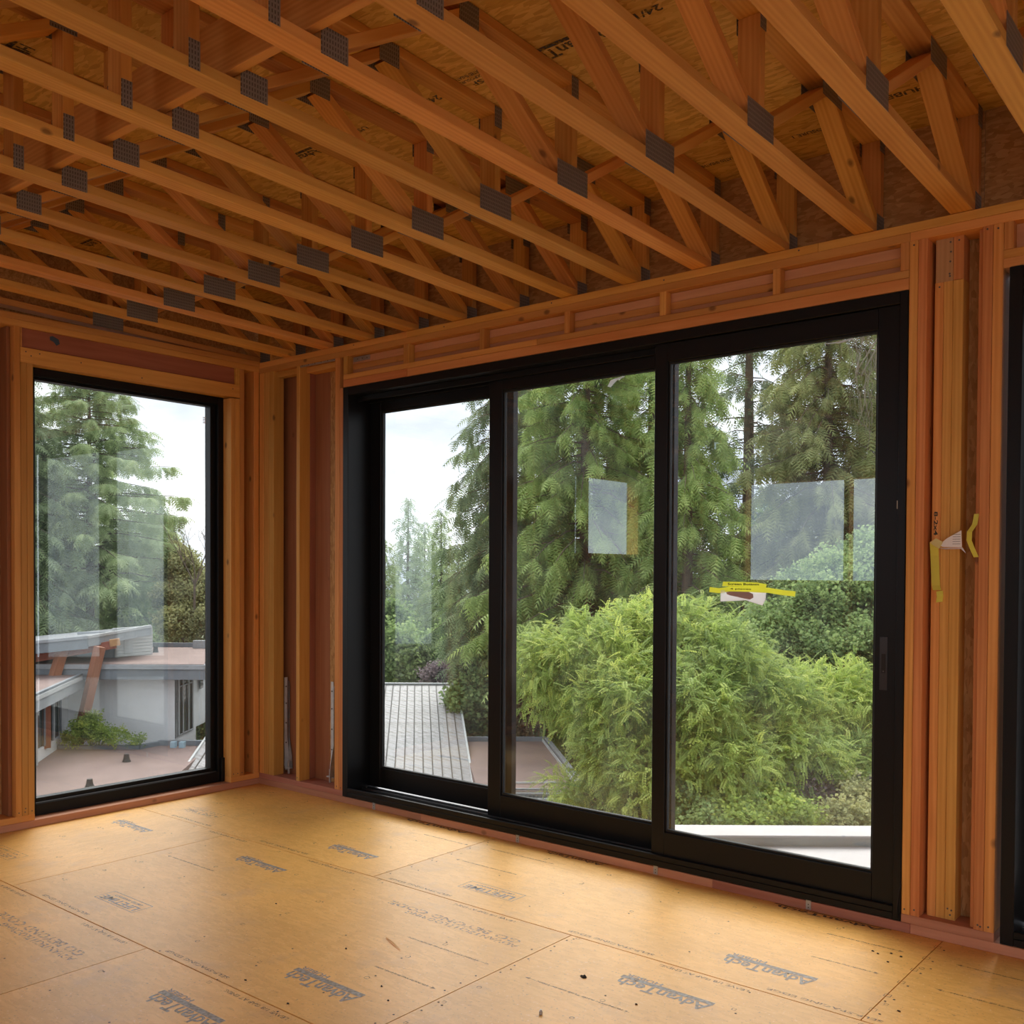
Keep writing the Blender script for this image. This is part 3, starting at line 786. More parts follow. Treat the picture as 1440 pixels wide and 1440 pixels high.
# long board tying the truss webs together
sb = board('strongback_board', (-0.12, -2.379, 3.212), (4.6, -2.379, 3.212), 0.184, 0.036, (0, 1, 0), M['fir'], None)
tag(sb, 'wide board on edge running across the truss webs overhead', 'board')
def thin_film(name, col, tr):
    m, n, l, out = new_mat(name)
    d = n.new('ShaderNodeBsdfDiffuse'); d.inputs['Color'].default_value = rgba(col); t = n.new('ShaderNodeBsdfTranslucent'); t.inputs['Color'].default_value = rgba(col)
    mx = n.new('ShaderNodeMixShader'); mx.inputs[0].default_value = tr; l.new(d.outputs[0], mx.inputs[1]); l.new(t.outputs[0], mx.inputs[2]); l.new(mx.outputs[0], out.inputs['Surface'])
    return m
# ================================================================== window and doors
BK = M['black']
w1 = root('window_1', 'tall fixed window in a black frame in the left wall', 'window', (-0.1, -0.9, 0.05), kind='structure')
y0, y1, z0, z1 = -1.588, -0.2355, 0.0435, 2.7245
FX0, FX1 = -0.185, -0.088
def ring_frame_x(name, y0, y1, z0, z1, wy0, wy1, wz0, wz1, xa, xb, mat, parent):
    box(name, (xa, y0, z0), (xb, y0+wy0, z1), mat, parent)
    box(name, (xa, y1-wy1, z0), (xb, y1, z1), mat, parent)
    box(name, (xa, y0+wy0+.0005, z0), (xb, y1-wy1-.0005, z0+wz0), mat, parent)
    box(name, (xa, y0+wy0+.0005, z1-wz1), (xb, y1-wy1-.0005, z1), mat, parent)
ring_frame_x('frame_bar', y0, y1, z0, z1, 0.045, 0.045, 0.07, 0.05, FX0, FX1, BK, w1)
ring_frame_x('glazing_bead', y0+0.0455, y1-0.0455, z0+0.0705, z1-0.0505, 0.018, 0.040, 0.028, 0.016, FX0, -0.118, BK, w1)
box('sill_track', (-0.112, y0+0.05, z0+0.0705), (-0.100, y1-0.05, z0+0.076), M['alu'], w1, ch=0.001)
g = box('pane', (-0.150, y0+0.058, z0+0.088), (-0.144, y1-0.075, z1-0.058), M['glass'], w1, ch=0.0005)
box('screw_cover', (-0.087, -0.262, 0.046), (-0.070, -0.237, 0.21), BK, w1)
v, f = merge([quad_geo(-0.012, 0.02+i*0.012, 0.012, 0.026+i*0.012) for i in range(4)])
obj('etched_label', v, f, simple('white_etching', (0.7, 0.72, 0.75), 0.6), w1, mw=Matrix.Translation((-0.1425, -0.352, 2.52)) @ Matrix(((0, 0, 1, 0), (1, 0, 0, 0), (0, 1, 0, 0), (0, 0, 0, 1))))

def slider(name, label, x0, panels, detail, z0=0.046, z1=2.716):
    """panels: list of (x_left, x_right, y_front, stile_left, stile_right)"""
    xa, xb = x0
    r = root(name, label, 'door', ((xa+xb)/2, 0.1, 0.045), kind='structure')
    D = 0.27
    yb = -0.004
    box('jamb', (xa, yb, z0), (xa+0.05, D, z1), BK, r)
    box('jamb', (xb-0.034, yb, z0), (xb, D, z1), BK, r)
    box('head', (xa+0.0505, yb, z1-0.05), (xb-0.0345, D, z1), BK, r)
    box('sill', (xa+0.0505, yb, z0), (xb-0.0345, D, z0+0.030), BK, r)
    # lips and tracks between the panels
    box('sill_lip', (xa+0.0505, yb, z0+0.0305), (xb-0.0345, 0.012, z0+0.058), BK, r)
    for yy in (0.082, 0.172):
        box('head_guide', (xa+0.0505, yy-0.010, z1-0.085), (xb-0.0345, yy+0.010, z1-0.0505), BK, r)
    for yy in (0.034, 0.118, 0.165):
        box('track_rail', (xa+0.06, yy-0.003, z0+0.0305), (xb-0.04, yy+0.003, z0+0.044), M['alu'], r, ch=0.001)
    for (pa, pb, yf, sl, sr) in panels:
        b0, b1 = z0+0.0445, z1-0.052
        y_0, y_1 = yf, yf+0.044
        gb, gt = 0.232, 2.562
        st = box('stile', (pa, y_0, b0), (pa+sl, y_1, b1), BK, r)
        box('stile', (pb-sr, y_0, b0), (pb, y_1, b1), BK, r)
        box('bottom_rail', (pa+sl+.0005, y_0, b0), (pb-sr-.0005, y_1, gb-0.012), BK, r)
        box('top_rail', (pa+sl+.0005, y_0, gt+0.012), (pb-sr-.0005, y_1, b1), BK, r)
        ya, yc = y_0+0.010, y_0+0.036
        e = 0.009
        box('glazing_bead', (pa+sl+.0005, ya, gb-0.0115), (pa+sl+e, yc, gt+0.0115), M['gasket'], r)
        box('glazing_bead', (pb-sr-e, ya, gb-0.0115), (pb-sr-.0005, yc, gt+0.0115), M['gasket'], r)
        box('glazing_bead', (pa+sl+e+.0005, ya, gb-0.0115), (pb-sr-e-.0005, yc, gb), M['gasket'], r)
        box('glazing_bead', (pa+sl+e+.0005, ya, gt), (pb-sr-e-.0005, yc, gt+0.0115), M['gasket'], r)
        box('pane', (pa+sl+0.004, y_0+0.020, gb-0.006), (pb-sr-0.004, y_0+0.026, gt+0.006), M['glass'], r, ch=0.0005)
    return r
d1 = slider('door_1', 'wide three-panel black sliding glass door', (0.9005, 4.4855), [(0.952, 2.180, 0.190, 0.100, 0.088), (2.069, 3.305, 0.104, 0.098, 0.100), (3.241, 4.4505, 0.018, 0.075, 0.097)], True)
# flush pull and lock on the leading stile
pl = box('lock_plate', (4.378, 0.0155, 1.022), (4.411, 0.0179, 1.25), simple('satin_black_hardware', (0.02, 0.02, 0.021), 0.3), d1, ch=0.001)
box('pull_recess', (4.386, 0.0135, 1.095), (4.403, 0.0154, 1.178), M['gasket'], pl, ch=0.001)
v, f = tube_geo([(4.395, 0.012, 1.103), (4.395, 0.0135, 1.103)], [0.003, 0.003], 8); obj('keyhole', v, f, M['alu'], pl)
box('sticker', (4.442, 0.0165, 1.80), (4.446, 0.0178, 1.835), simple('white_sticker', (0.75, 0.75, 0.73), 0.6), d1, ch=0.0003)
v, f = tube_geo([(4.483, -0.006, 0.075), (4.477, -0.010, 0.06), (4.472, -0.008, 0.10), (4.48, -0.006, 0.175), (4.489, -0.012, 0.205)], [0.003]*5, 6)
obj('loose_flashing_strip', v, f, M['gasket'], d1, smooth=True)
RES = thin_film('white_film_residue', (0.85, 0.87, 0.88), 0.6)
poly_prism('film_residue', [(2.885, 0.1235, 2.515), (2.905, 0.1235, 2.545), (2.935, 0.1235, 2.552), (2.995, 0.1235, 2.558), (2.99, 0.1235, 2.552), (2.945, 0.1235, 2.540), (2.925, 0.1235, 2.525), (2.905, 0.1235, 2.508)], (0, -0.0006, 0), RES, d1)
poly_prism('film_residue', [(4.10, 0.0375, 2.553), (4.17, 0.0375, 2.552), (4.235, 0.0375, 2.560), (4.245, 0.0375, 2.552), (4.18, 0.0375, 2.545), (4.13, 0.0375, 2.548)], (0, -0.0006, 0), RES, d1)
d2 = slider('door_2', 'second black sliding glass door at the right edge beyond the stud pier', (4.874, 8.438), [(4.926, 6.15, 0.190, 0.10, 0.088), (6.04, 7.28, 0.104, 0.098, 0.10), (7.21, 8.403, 0.018, 0.075, 0.097)], False, z0=0.046, z1=2.7365)

# ---- taped parts packet on the right-hand pane
TAPE = thin_film('yellow_green_masking_tape', (0.92, 0.93, 0.22), 0.55)
PAPER = simple('white_paper_label', (0.80, 0.78, 0.76), 0.7)
def wavy_strip(path, width_vec, n, bow, th=0.0008):
    """a ribbon along path with thickness, bowing off its base"""
    a, b = Vector(path[0]), Vector(path[-1])
    pts = [Vector(p) for p in path]
    v, f = [], []
    w = Vector(width_vec)
    t = Vector((0, -th, 0))
    for p in pts:
        v += [p-w/2, p+w/2, p+w/2+t, p-w/2+t]
    m = len(pts)
    for i in range(m-1):
        o = i*4
        for k in range(4):
            k2 = (k+1) % 4
            f.append((o+k, o+k2, o+4+k2, o+4+k))
    f.append((0, 1, 2, 3)); f.append((m*4-1, m*4-2, m*4-3, m*4-4))
    return v, f
GY = 0.037
tp = root('taped_packet', 'small parts packet held to the door glass by yellow-green tape', 'packet', (3.75, GY, 1.43))
v, f = wavy_strip([(3.548, GY-0.001, 1.442), (3.60, GY-0.003, 1.437), (3.66, GY-0.012, 1.446), (3.76, GY-0.016, 1.446), (3.86, GY-0.012, 1.443), (3.92, GY-0.003, 1.434), (3.985, GY-0.001, 1.428)], (0.002, 0, 0.024), 7, 0)
obj('tape', v, f, TAPE, tp, smooth=False)
v, f = wavy_strip([(3.625, GY-0.014, 1.470), (3.70, GY-0.018, 1.470), (3.80, GY-0.018, 1.468), (3.848, GY-0.014, 1.460)], (0.004, 0, 0.022), 4, 0)
t2 = obj('tape', v, f, TAPE, tp)
poly_prism('packet', [(3.612, GY-0.009, 1.440), (3.845, GY-0.009, 1.440), (3.842, GY-0.011, 1.398), (3.828, GY-0.013, 1.372), (3.745, GY-0.012, 1.394), (3.612, GY-0.011, 1.385)], (0, 0.004, 0), thin_film('clear_plastic_packet', (0.93, 0.92, 0.92), 0.65), tp)
poly_prism('hardware', [(3.645, GY-0.0125, 1.430), (3.66, GY-0.0125, 1.434), (3.76, GY-0.0125, 1.434), (3.782, GY-0.0125, 1.424), (3.785, GY-0.0145, 1.408), (3.768, GY-0.0145, 1.398), (3.74, GY-0.0145, 1.402), (3.70, GY-0.0145, 1.410), (3.665, GY-0.0135, 1.416), (3.648, GY-0.013, 1.422)], (0, -0.003, 0), simple('brown_hardware', (0.40, 0.27, 0.24), 0.5, 0.2), tp)
TXT = simple('black_ink', (0.03, 0.03, 0.02), 0.6)
def wall_text(name, body, x, y, z, w, h, parent, tilt=0.0):
    v, f = fit_text(body, w, h)
    return obj(name, v, f, TXT, parent, mw=Matrix.Translation((x, y, z)) @ Matrix.Rotation(tilt, 4, 'Y') @ Matrix.Rotation(math.pi/2, 4, 'X'))
wall_text('handwriting', 'Screen Bottom', 3.735, GY-0.0200, 1.4705, 0.16, 0.011, tp)
wall_text('handwriting', '4 pieces', 3.72, GY-0.0180, 1.4465, 0.11, 0.009, tp)

# ---- paper tag in a plastic sleeve taped in the stud pier
tg = root('taped_tag', 'paper tag in a clear sleeve hung on yellow-green tape in the stud pier', 'tag', (4.65, 0.03, 1.6))
poly_prism('paper', [(4.615, 0.018, 1.645), (4.650, 0.012, 1.672), (4.705, 0.008, 1.702), (4.708, 0.008, 1.633), (4.66, 0.012, 1.634), (4.630, 0.016, 1.636)], (0, 0.001, 0), PAPER, tg)
SLV = simple('clear_plastic_sleeve', (0.55, 0.45, 0.40), 0.15)
poly_prism('sleeve', [(4.61, 0.0195, 1.632), (4.71, 0.0095, 1.632), (4.725, 0.009, 1.606), (4.705, 0.0095, 1.626), (4.64, 0.017, 1.625)], (0, 0.0008, 0), SLV, tg)
def ribbon(name, pts, wv, mat, parent):
    v, f = wavy_strip(pts, wv, len(pts), 0)
    return obj(name, v, f, mat, parent)
ribbon('tape', [(4.592, 0.030, 1.655), (4.591, 0.046, 1.60), (4.594, 0.047, 1.53), (4.597, 0.047, 1.475), (4.605, 0.036, 1.455)], (0.034, 0, 0.0), TAPE, tg)
ribbon('tape', [(4.617, 0.030, 1.452), (4.621, 0.024, 1.43), (4.617, 0.028, 1.406)], (0.026, 0, 0.004), TAPE, tg)
poly_prism('tape', [(4.575, 0.026, 1.655), (4.605, 0.016, 1.672), (4.633, 0.012, 1.655), (4.618, 0.014, 1.628), (4.596, 0.022, 1.640)], (0, -0.001, 0), simple('pale_tape_back', (0.66, 0.60, 0.25), 0.55), tg)
ribbon('tape', [(4.762, 0.012, 1.768), (4.757, 0.004, 1.725), (4.742, -0.012, 1.695), (4.741, -0.014, 1.66), (4.752, -0.004, 1.625), (4.762, 0.012, 1.592)], (0.020, 0, 0.0), TAPE, tg)
for i in range(5):
    wall_text('print_line', '-----------', 4.687, 0.0068, 1.686-i*0.0098, 0.030, 0.0015, tg)
wl_ = wall_text('pencil_note', '8-2x4', 4.593, 0.0488, 1.735, 0.10, 0.016, wr, tilt=math.pi/2)

# ---- scraps on the subfloor
def scrap(x, y, s, seed, lab, mat):
    r = random.Random(seed)
    v = []
    for i in range(10):
        a = 2*math.pi*i/10
        v.append((s*math.cos(a)*r.uniform(.5, 1.2), s*0.6*math.sin(a)*r.uniform(.5, 1.2), 0.0))
    v += [(p[0]*.6, p[1]*.6, s*r.uniform(.25, .6)) for p in v[:10]]
    f = [(i, (i+1) % 10, 10+(i+1) % 10, 10+i) for i in range(10)]+[tuple(range(10, 20)), tuple(range(9, -1, -1))]
    o = obj('debris_scrap', v, f, mat, None, mw=Matrix.Translation((x, y, 0.0009)))
    return tag(o, lab, 'debris', 'scraps on the subfloor')
scrap(3.728, -1.258, 0.016, 1, 'largest black scrap on the subfloor, right of centre', M['dark'])
SC = [(2.182, -1.499, 'tiny dark scrap in the middle of the floor, farthest from the viewer'), (2.835, -1.649, 'tiny dark scrap on the floor left of the pale wood splinter'),
      (2.784, -2.093, 'tiny dark scrap beside the long floor seam at lower left'), (3.065, -2.115, 'tiny dark scrap near the bottom edge of the view by the long seam'),
      (3.315, -1.871, 'tiny dark scrap right of the lowest grey stamp in mid floor'), (3.21, -1.804, 'tiny dark scrap just above another, right of the lowest mid-floor stamp'),
      (4.006, -1.33, 'small dark scrap beside the nearer right-hand grey stamp'), (4.473, -0.297, 'leftmost of the scraps clustered before the stud pier'),
      (4.496, -0.309, 'second scrap from the left in the cluster before the stud pier'), (4.538, -0.273, 'scrap in the middle of the cluster before the stud pier'),
      (4.579, -0.283, 'rightmost of the scraps clustered before the stud pier'), (4.556, -0.369, 'scrap nearest the viewer in the cluster before the stud pier'),
      (4.733, -0.785, 'lone dark scrap right of the cross seam at lower right')]
for i, (x, y, lab) in enumerate(SC):
    scrap(x, y, 0.007, i+3, lab, M['dark'])
v, f = merge([tube_geo([(3.795, -1.607, 0.001), (3.795, -1.607, 0.012), (3.797, -1.608, 0.013)], [0.006, 0.006, 0.003], 8), tube_geo([(3.795, -1.607, 0.0121), (3.795, -1.607, 0.017)], [0.003, 0.003], 6)])
tag(obj('screw_cap', v, f, M['galv'], None), 'small silver screw standing on the subfloor at the bottom of the view', 'screw')
v, f = tube_geo([(2.872, -1.464, 0.003), (2.94, -1.49, 0.006), (3.014, -1.52, 0.003)], [0.0015, 0.0028, 0.001], 5)
tag(obj('wood_splinter', v, f, F, None), 'thin pale wood splinter lying on the subfloor', 'splinter')
# ================================================================== outdoors
# site frame: U to the right, V straight out from the viewpoint, Z up
FH = Vector((math.cos(YAW), math.sin(YAW), 0)); RH = Vector((math.sin(YAW), -math.cos(YAW), 0))
def S(u, v, z): return Vector((CAM.x, CAM.y, 0)) + RH*u + FH*v + Vector((0, 0, z))
UPV = (0, 0, 1)
def slab(name, uvz, th, mat, parent=None):
    """horizontal-ish polygon given at its top, th thick"""
    return poly_prism(name, [S(*p) for p in uvz], (0, 0, -th), mat, parent)
def panel(name, a, b, z0, z1, th, mat, parent=None):
    """upright slab standing on the line a-b"""
    pa, pb = S(a[0], a[1], 0), S(b[0], b[1], 0)
    d = (pb-pa).normalized(); nrm = Vector((-d.y, d.x, 0))*th
    return poly_prism(name, [pa+Vector((0, 0, z0)), pb+Vector((0, 0, z0)), pb+Vector((0, 0, z1)), pa+Vector((0, 0, z1))], nrm, mat, parent)
def beam(name, a, b, w, t, mat, parent=None, up=(0, 0, 1)):
    return board(name, S(*a), S(*b), w, t, up, mat, parent, ch=0.005)

M['roof_brown'] = simple('weathered_brown_roofing', (0.24, 0.165, 0.147), 0.85, 0, 0.16, 0.9)
M['roof_grey'] = simple('grey_roofing', (0.20, 0.205, 0.215), 0.85, 0, 0.12, 2)
M['fascia'] = simple('grey_painted_fascia', (0.31, 0.325, 0.34), 0.6, 0, 0.08, 3)
M['fascia_dark'] = simple('blue_grey_fascia', (0.185, 0.205, 0.225), 0.6, 0, 0.08, 3)
M['trim_white'] = simple('white_trim', (0.50, 0.51, 0.51), 0.5)
M['stucco'] = simple('pale_stucco', (0.78, 0.79, 0.81), 0.85, 0, 0.05, 1.2)
M['clap'] = simple('pale_clapboard', (0.55, 0.55, 0.53), 0.7, 0, 0.05, 3)
M['timber'] = wood('red_cedar_timber', (0.42, 0.155, 0.085), (0.27, 0.085, 0.045), knots=0.4)
M['pane_dark'] = simple('dark_window_glass', (0.06, 0.075, 0.07), 0.06, 0, 0, 1)
M['soil'] = simple('forest_soil', (0.085, 0.066, 0.045), 0.95, 0, 0.35, 0.6)
M['bark'] = simple('conifer_bark', (0.15, 0.115, 0.09), 0.9, 0, 0.3, 6)
M['twig'] = simple('pale_twig_bark', (0.26, 0.22, 0.16), 0.85, 0, 0.2, 10)
M['membrane'] = simple('white_roof_membrane', (0.50, 0.47, 0.465), 0.7, 0, 0.06, 4)
M['curb'] = simple('grey_curb_flashing', (0.40, 0.40, 0.38), 0.6, 0, 0.1, 3)
M['rubber'] = simple('black_rubber_boot', (0.03, 0.03, 0.03), 0.6)
def rib_metal():
    m, n, l, out = new_mat('weathered_white_metal_roofing')
    tc = n.new('ShaderNodeTexCoord'); mp = n.new('ShaderNodeMapping'); mp.inputs['Scale'].default_value = (0.9, 7, 4)
    l.new(tc.outputs['Object'], mp.inputs['Vector'])
    ns = n.new('ShaderNodeTexNoise'); ns.inputs['Scale'].default_value = 1.4; ns.inputs['Detail'].default_value = 7; ns.inputs['Roughness'].default_value = 0.7
    l.new(mp.outputs[0], ns.inputs['Vector'])
    r = n.new('ShaderNodeValToRGB'); r.color_ramp.elements[0].position = 0.34; r.color_ramp.elements[0].color = (0.10, 0.08, 0.07, 1)
    r.color_ramp.elements[1].position = 0.52; r.color_ramp.elements[1].color = (0.30, 0.29, 0.295, 1)
    l.new(ns.outputs['Fac'], r.inputs['Fac'])
    b = n.new('ShaderNodeBsdfPrincipled'); b.inputs['Roughness'].default_value = 0.6; l.new(r.outputs['Color'], b.inputs['Base Color'])
    l.new(b.outputs['BSDF'], out.inputs['Surface'])
    return m
M['metal_roof'] = rib_metal()
M['rib'] = simple('dark_rib_seam', (0.07, 0.06, 0.055), 0.8, 0, 0.5, 3)  # ribs darker than the roof sheets between them

# ---- ground: low behind the houses, rising to the right under the bushes
def ss(a, b, x):
    t = max(0.0, min(1.0, (x-a)/(b-a))); return t*t*(3-2*t)
def gz(u, v):
    return -9.2 + 6.2*ss(-0.5, 5.0, u)*ss(30, 17, v) + 2.2*ss(2, 14, u)*ss(60, 25, v)
gv, gf = [], []
us = [-140, -90, -60, -40, -28, -20, -14, -10, -7, -4, -2, -1, 0, 1, 2, 3, 4, 5, 7, 10, 14, 20, 30, 45, 70, 120]
vs = [-160, -90, -50, -25, -10, 0, 6, 10, 13, 15, 17, 19, 21, 23, 25, 27, 30, 34, 40, 48, 60, 80, 120, 200, 320]
for v_ in vs:
    for u_ in us:
        z = gz(u_, v_)
        if v_ < 12: z = -9.2
        gv.append(S(u_, v_, z + (RNG.uniform(-.15, .15) if 10 < v_ < 60 else 0)))
for j in range(len(vs)-1):
    for i in range(len(us)-1):
        a = j*len(us)+i
        gf.append((a, a+1, a+1+len(us), a+len(us)))
gr = obj('ground', gv, gf, M['soil'], None, smooth=True)
tag(gr, 'dark soil ground under the trees and shrubs outside', 'ground', kind='structure')

# ---- near roof terrace outside the sliding door
dk = root('roof_terrace', 'pale membrane roof with a low white curb just outside the sliding door', 'roof', S(2, 5, -0.4), kind='structure')
slab('membrane', [(-0.3, 5.30, -0.15), (7.0, 5.30, -0.15), (7.0, 6.0, -0.15), (-0.3, 6.0, -0.15)], 0.25, M['membrane'], dk)
slab('membrane', [(0.6, 4.75, -0.152), (3.6, 2.3, -0.152), (7.0, 2.3, -0.152), (7.0, 5.299, -0.152), (0.0, 5.299, -0.152)], 0.25, M['membrane'], dk)
beam('curb', (-0.3, 6.045, -0.17), (7.0, 6.045, -0.17), 0.09, 0.15, M['curb'], dk)
beam('curb_cap', (-0.3, 6.11, -0.088), (7.0, 6.11, -0.088), 0.25, 0.014, M['membrane'], dk)

# unseen pale terraces added to bounce light up onto the ceiling
bounce_terrace = root('roof_terrace', 'unseen pale terrace added outside the rear openings to bounce light indoors', 'roof', (4, -12, -0.4), kind='structure')
for i in range(4):
    box('membrane', (-3+i*5.5, -19, -0.35), (-3+(i+1)*5.5-0.01, -7.17, -0.15), M['membrane'], bounce_terrace)
for i in range(2):
    box('membrane', (9.37+i*4.5, -7.16, -0.35), (9.37+(i+1)*4.5-0.01, 1.0, -0.15), M['membrane'], bounce_terrace)

# ---- building below with the flat brown roof and the ribbed metal roof
fb = root('flat_roofed_building', 'low building with a flat brown roof and dark parapet below the windows', 'building', S(-6, 30, -9))
ZR = -4.5
slab('flat_roof', [(-19, 18.5, ZR), (-8.7, 18.5, ZR), (-10.35, 33.8, ZR), (-19, 33.7, ZR)], 0.3, M['roof_brown'], fb)
slab('flat_roof', [(-0.02, 18.5, ZR), (2.9, 18.5, ZR), (1.22, 34.9, ZR), (-1.72, 34.75, ZR)], 0.3, M['roof_brown'], fb)
panel('wall', (-19, 18.6), (2.8, 18.6), -9.5, ZR-.3, 0.2, M['stucco'], fb)
panel('wall', (2.8, 18.6), (1.15, 34.8), -9.5, ZR-.3, 0.2, M['stucco'], fb)
beam('parapet', (-4.0, 34.85, ZR+.02), (1.25, 34.98, ZR+.02), 0.16, 0.26, M['fascia_dark'], fb)
beam('parapet', (-12.1, 33.72, ZR+.02), (-4.0, 33.9, ZR+.02), 0.16, 0.30, M['fascia_dark'], fb)
beam('parapet', (-18, 32.9, ZR+.02), (-12.5, 32.95, ZR+.02), 0.14, 0.22, M['fascia_dark'], fb)
beam('parapet', (-12.5, 32.95, ZR+.02), (-12.1, 33.72, ZR+.02), 0.14, 0.24, M['fascia_dark'], fb)
beam('parapet', (1.26, 35.0, ZR+.03), (2.9, 18.5, ZR+.03), 0.14, 0.2, M['fascia'], fb)
beam('edge_flashing', (1.12, 34.9, ZR+.02), (2.76, 18.5, ZR+.02), 0.04, 0.14, M['trim_white'], fb)
beam('conduit', (-0.6, 27.75, ZR+.04), (1.3, 27.9, ZR+.04), 0.04, 0.05, M['trim_white'], fb)
gt = root('roof_grating', 'steel grating walkway lying on the flat brown roof', 'grating', S(0.6, 25.5, ZR))
for v_ in (26.75, 26.2, 25.55, 24.9):
    beam('grating_frame', (-1.2, v_, ZR+.09), (1.55, v_, ZR+.09), 0.05, 0.06, M['galv'], gt)
for i in range(26):
    u_ = -1.15+i*0.105
    beam('grating_bar', (u_, 24.9, ZR+.07), (u_+0.06, 26.75, ZR+.07), 0.02, 0.035, M['nail'], gt)
beam('grating_post', (1.56, 24.95, ZR), (1.56, 24.95, ZR+.45), 0.05, 0.05, M['trim_white'], gt, up=(1, 0, 0))
beam('grating_post', (1.62, 26.5, ZR), (1.62, 26.5, ZR+.45), 0.05, 0.05, M['trim_white'], gt, up=(1, 0, 0))
slab('grating_base', [(-1.2, 24.9, ZR+.03), (1.55, 24.9, ZR+.03), (1.55, 26.75, ZR+.03), (-1.2, 26.75, ZR+.03)], 0.028, M['rubber'], gt)
def vent(u, v, z, lab, h=0.24):
    v_, f_ = [], []
    c = S(u, v, z)
    g = tube_geo([c+Vector((0, 0, -.01)), c+Vector((0, 0, .03)), c+Vector((0, 0, h*.35)), c+Vector((0, 0, h))], [0.14, 0.13, 0.10, 0.075], 10)
    o = obj('roof_vent', *g, M['rubber'], None)
    tag(o, lab, 'vent', 'black roof vents')
vent(-12.08, 30.8, ZR, 'black vent boot on the brown roof, farther of the two before the white house')
vent(-11.65, 27.1, ZR, 'black vent boot on the brown roof, lowest in the fixed window')
vent(-13.95, 38.5, -1.75, 'dark roof vent on the white house, the right one of the pair', 0.3)
vent(-14.75, 37.6, -1.75, 'dark roof vent on the white house, the left one of the pair', 0.34)
bl = root('roof_blocks', 'two pale blue blocks lying by the parapet of the brown roof', 'blocks', S(-11.5, 33.2, ZR))
for u_ in (-11.55, -11.25): beam('block', (u_, 33.3, ZR+.10), (u_+.17, 33.3, ZR+.10), 0.2, 0.2, simple('pale_blue_plastic', (0.35, 0.5, 0.58), 0.4), bl)

mr = root('metal_roof', 'weathered white ribbed metal roof beyond the left door panel', 'roof', S(-5, 35, -5))
A0, A1 = Vector((-11.2, 41.1)), Vector((-2.27, 41.1))
B0, B1 = Vector((-9.65, 26.0)), Vector((-0.83, 26.0))
zA, zB = -3.22, -5.22
for i in range(30):
    t0, t1 = i/30, (i+1)/30
    a0, a1, b0, b1 = A0.lerp(A1, t0), A0.lerp(A1, t1), B0.lerp(B1, t0), B0.lerp(B1, t1)
    slab('roof_sheet', [(b0.x+.012, b0.y, zB), (b1.x-.012, b1.y, zB), (a1.x-.012, a1.y, zA), (a0.x+.012, a0.y, zA)], 0.03, M['metal_roof'], mr)
    beam('roof_rib', (b0.x, b0.y, zB+.01), (a0.x, a0.y, zA+.01), 0.03, 0.05, M['rib'], mr)
beam('roof_rib', (B1.x, B1.y, zB+.03), (A1.x, A1.y, zA+.03), 0.07, 0.09, M['trim_white'], mr)
beam('roof_rib', (B0.x, B0.y, zB+.03), (A0.x, A0.y, zA+.03), 0.07, 0.09, M['trim_white'], mr)
beam('ridge_cap', (A0.x, A0.y, zA+.05), (A1.x+.03, A1.y, zA+.05), 0.14, 0.06, M['trim_white'], mr)
slab('roof_underside', [(B0.x, B0.y, zB-.04), (B1.x, B1.y, zB-.04), (A1.x, A1.y, zA-.04), (A0.x, A0.y, zA-.04)], 0.1, M['fascia'], mr)
panel('wall', (A1.x-.1, A1.y-.05), (B1.x-.1, B1.y+.1), -8.5, -4.9, 0.1, M['stucco'], mr)
panel('gable', (A1.x-.1, A1.y-.05), (B1.x-1.0, 35.0), -4.9, -4.2, 0.1, M['fascia'], mr)

# ---- the white house
hs = root('white_house', 'pale modern house with flat brown roof, tilted shed roof and red timber posts', 'house', S(-13, 36, -9))
ST = M['stucco']
VW = 34.5
panel('wall', (-16.5, VW), (-11.83, VW), -7.5, -2.25, 0.25, ST, hs)
panel('wall', (-11.83, VW+.001), (-11.83, 36.8), -7.5, -4.40, 0.2, ST, hs)
panel('wall', (-11.83, 36.801), (-11.85, 38.3), -4.35, -2.25, 0.2, ST, hs)
panel('wall', (-11.83, VW+.001), (-11.83, 34.85), -4.40, -2.25, 0.2, M['fascia_dark'], hs)
panel('wall', (-11.83, 36.45), (-11.83, 36.8), -4.40, -2.25, 0.2, ST, hs)
wn_ = panel('window', (-11.86, 34.86), (-11.86, 36.44), -4.38, -2.30, 0.06, M['pane_dark'], hs)
for v_ in (34.88, 35.35, 35.95, 36.42):
    beam('mullion', (-11.82, v_, -4.38), (-11.82, v_, -2.30), 0.05, 0.05, M['trim_white'], wn_, up=(1, 0, 0))
for z_ in (-4.36, -2.62): beam('mullion', (-11.82, 34.88, z_), (-11.82, 36.42, z_), 0.05, 0.05, M['fascia'], wn_)
beam('fascia', (-17, 33.62, -1.98), (-10.55, 33.72, -1.98), 0.08, 0.52, M['fascia_dark'], hs)
beam('fascia_trim', (-17, 33.55, -1.80), (-10.52, 33.65, -1.80), 0.06, 0.16, M['fascia'], hs)
beam('fascia', (-10.55, 33.72, -1.98), (-12.3, 41.2, -1.98), 0.08, 0.52, M['fascia'], hs)
beam('fascia_trim', (-10.50, 33.66, -1.79), (-12.25, 41.2, -1.79), 0.06, 0.12, M['trim_white'], hs)
slab('flat_roof', [(-17, 33.58, -1.70), (-10.56, 33.7, -1.70), (-12.35, 41.2, -1.70), (-19, 41.0, -1.70)], 0.05, M['roof_brown'], hs)
slab('soffit', [(-17, 33.68, -2.18), (-10.65, 33.78, -2.18), (-12.45, 41.1, -2.18), (-19, 41.0, -2.18)], 0.06, M['fascia'], hs)
beam('parapet', (-19, 41.1, -1.62), (-13.2, 41.2, -1.62), 0.12, 0.2, M['fascia_dark'], hs)
beam('parapet', (-13.15, 40.6, -1.55), (-12.3, 40.7, -1.55), 0.2, 0.35, M['fascia'], hs)
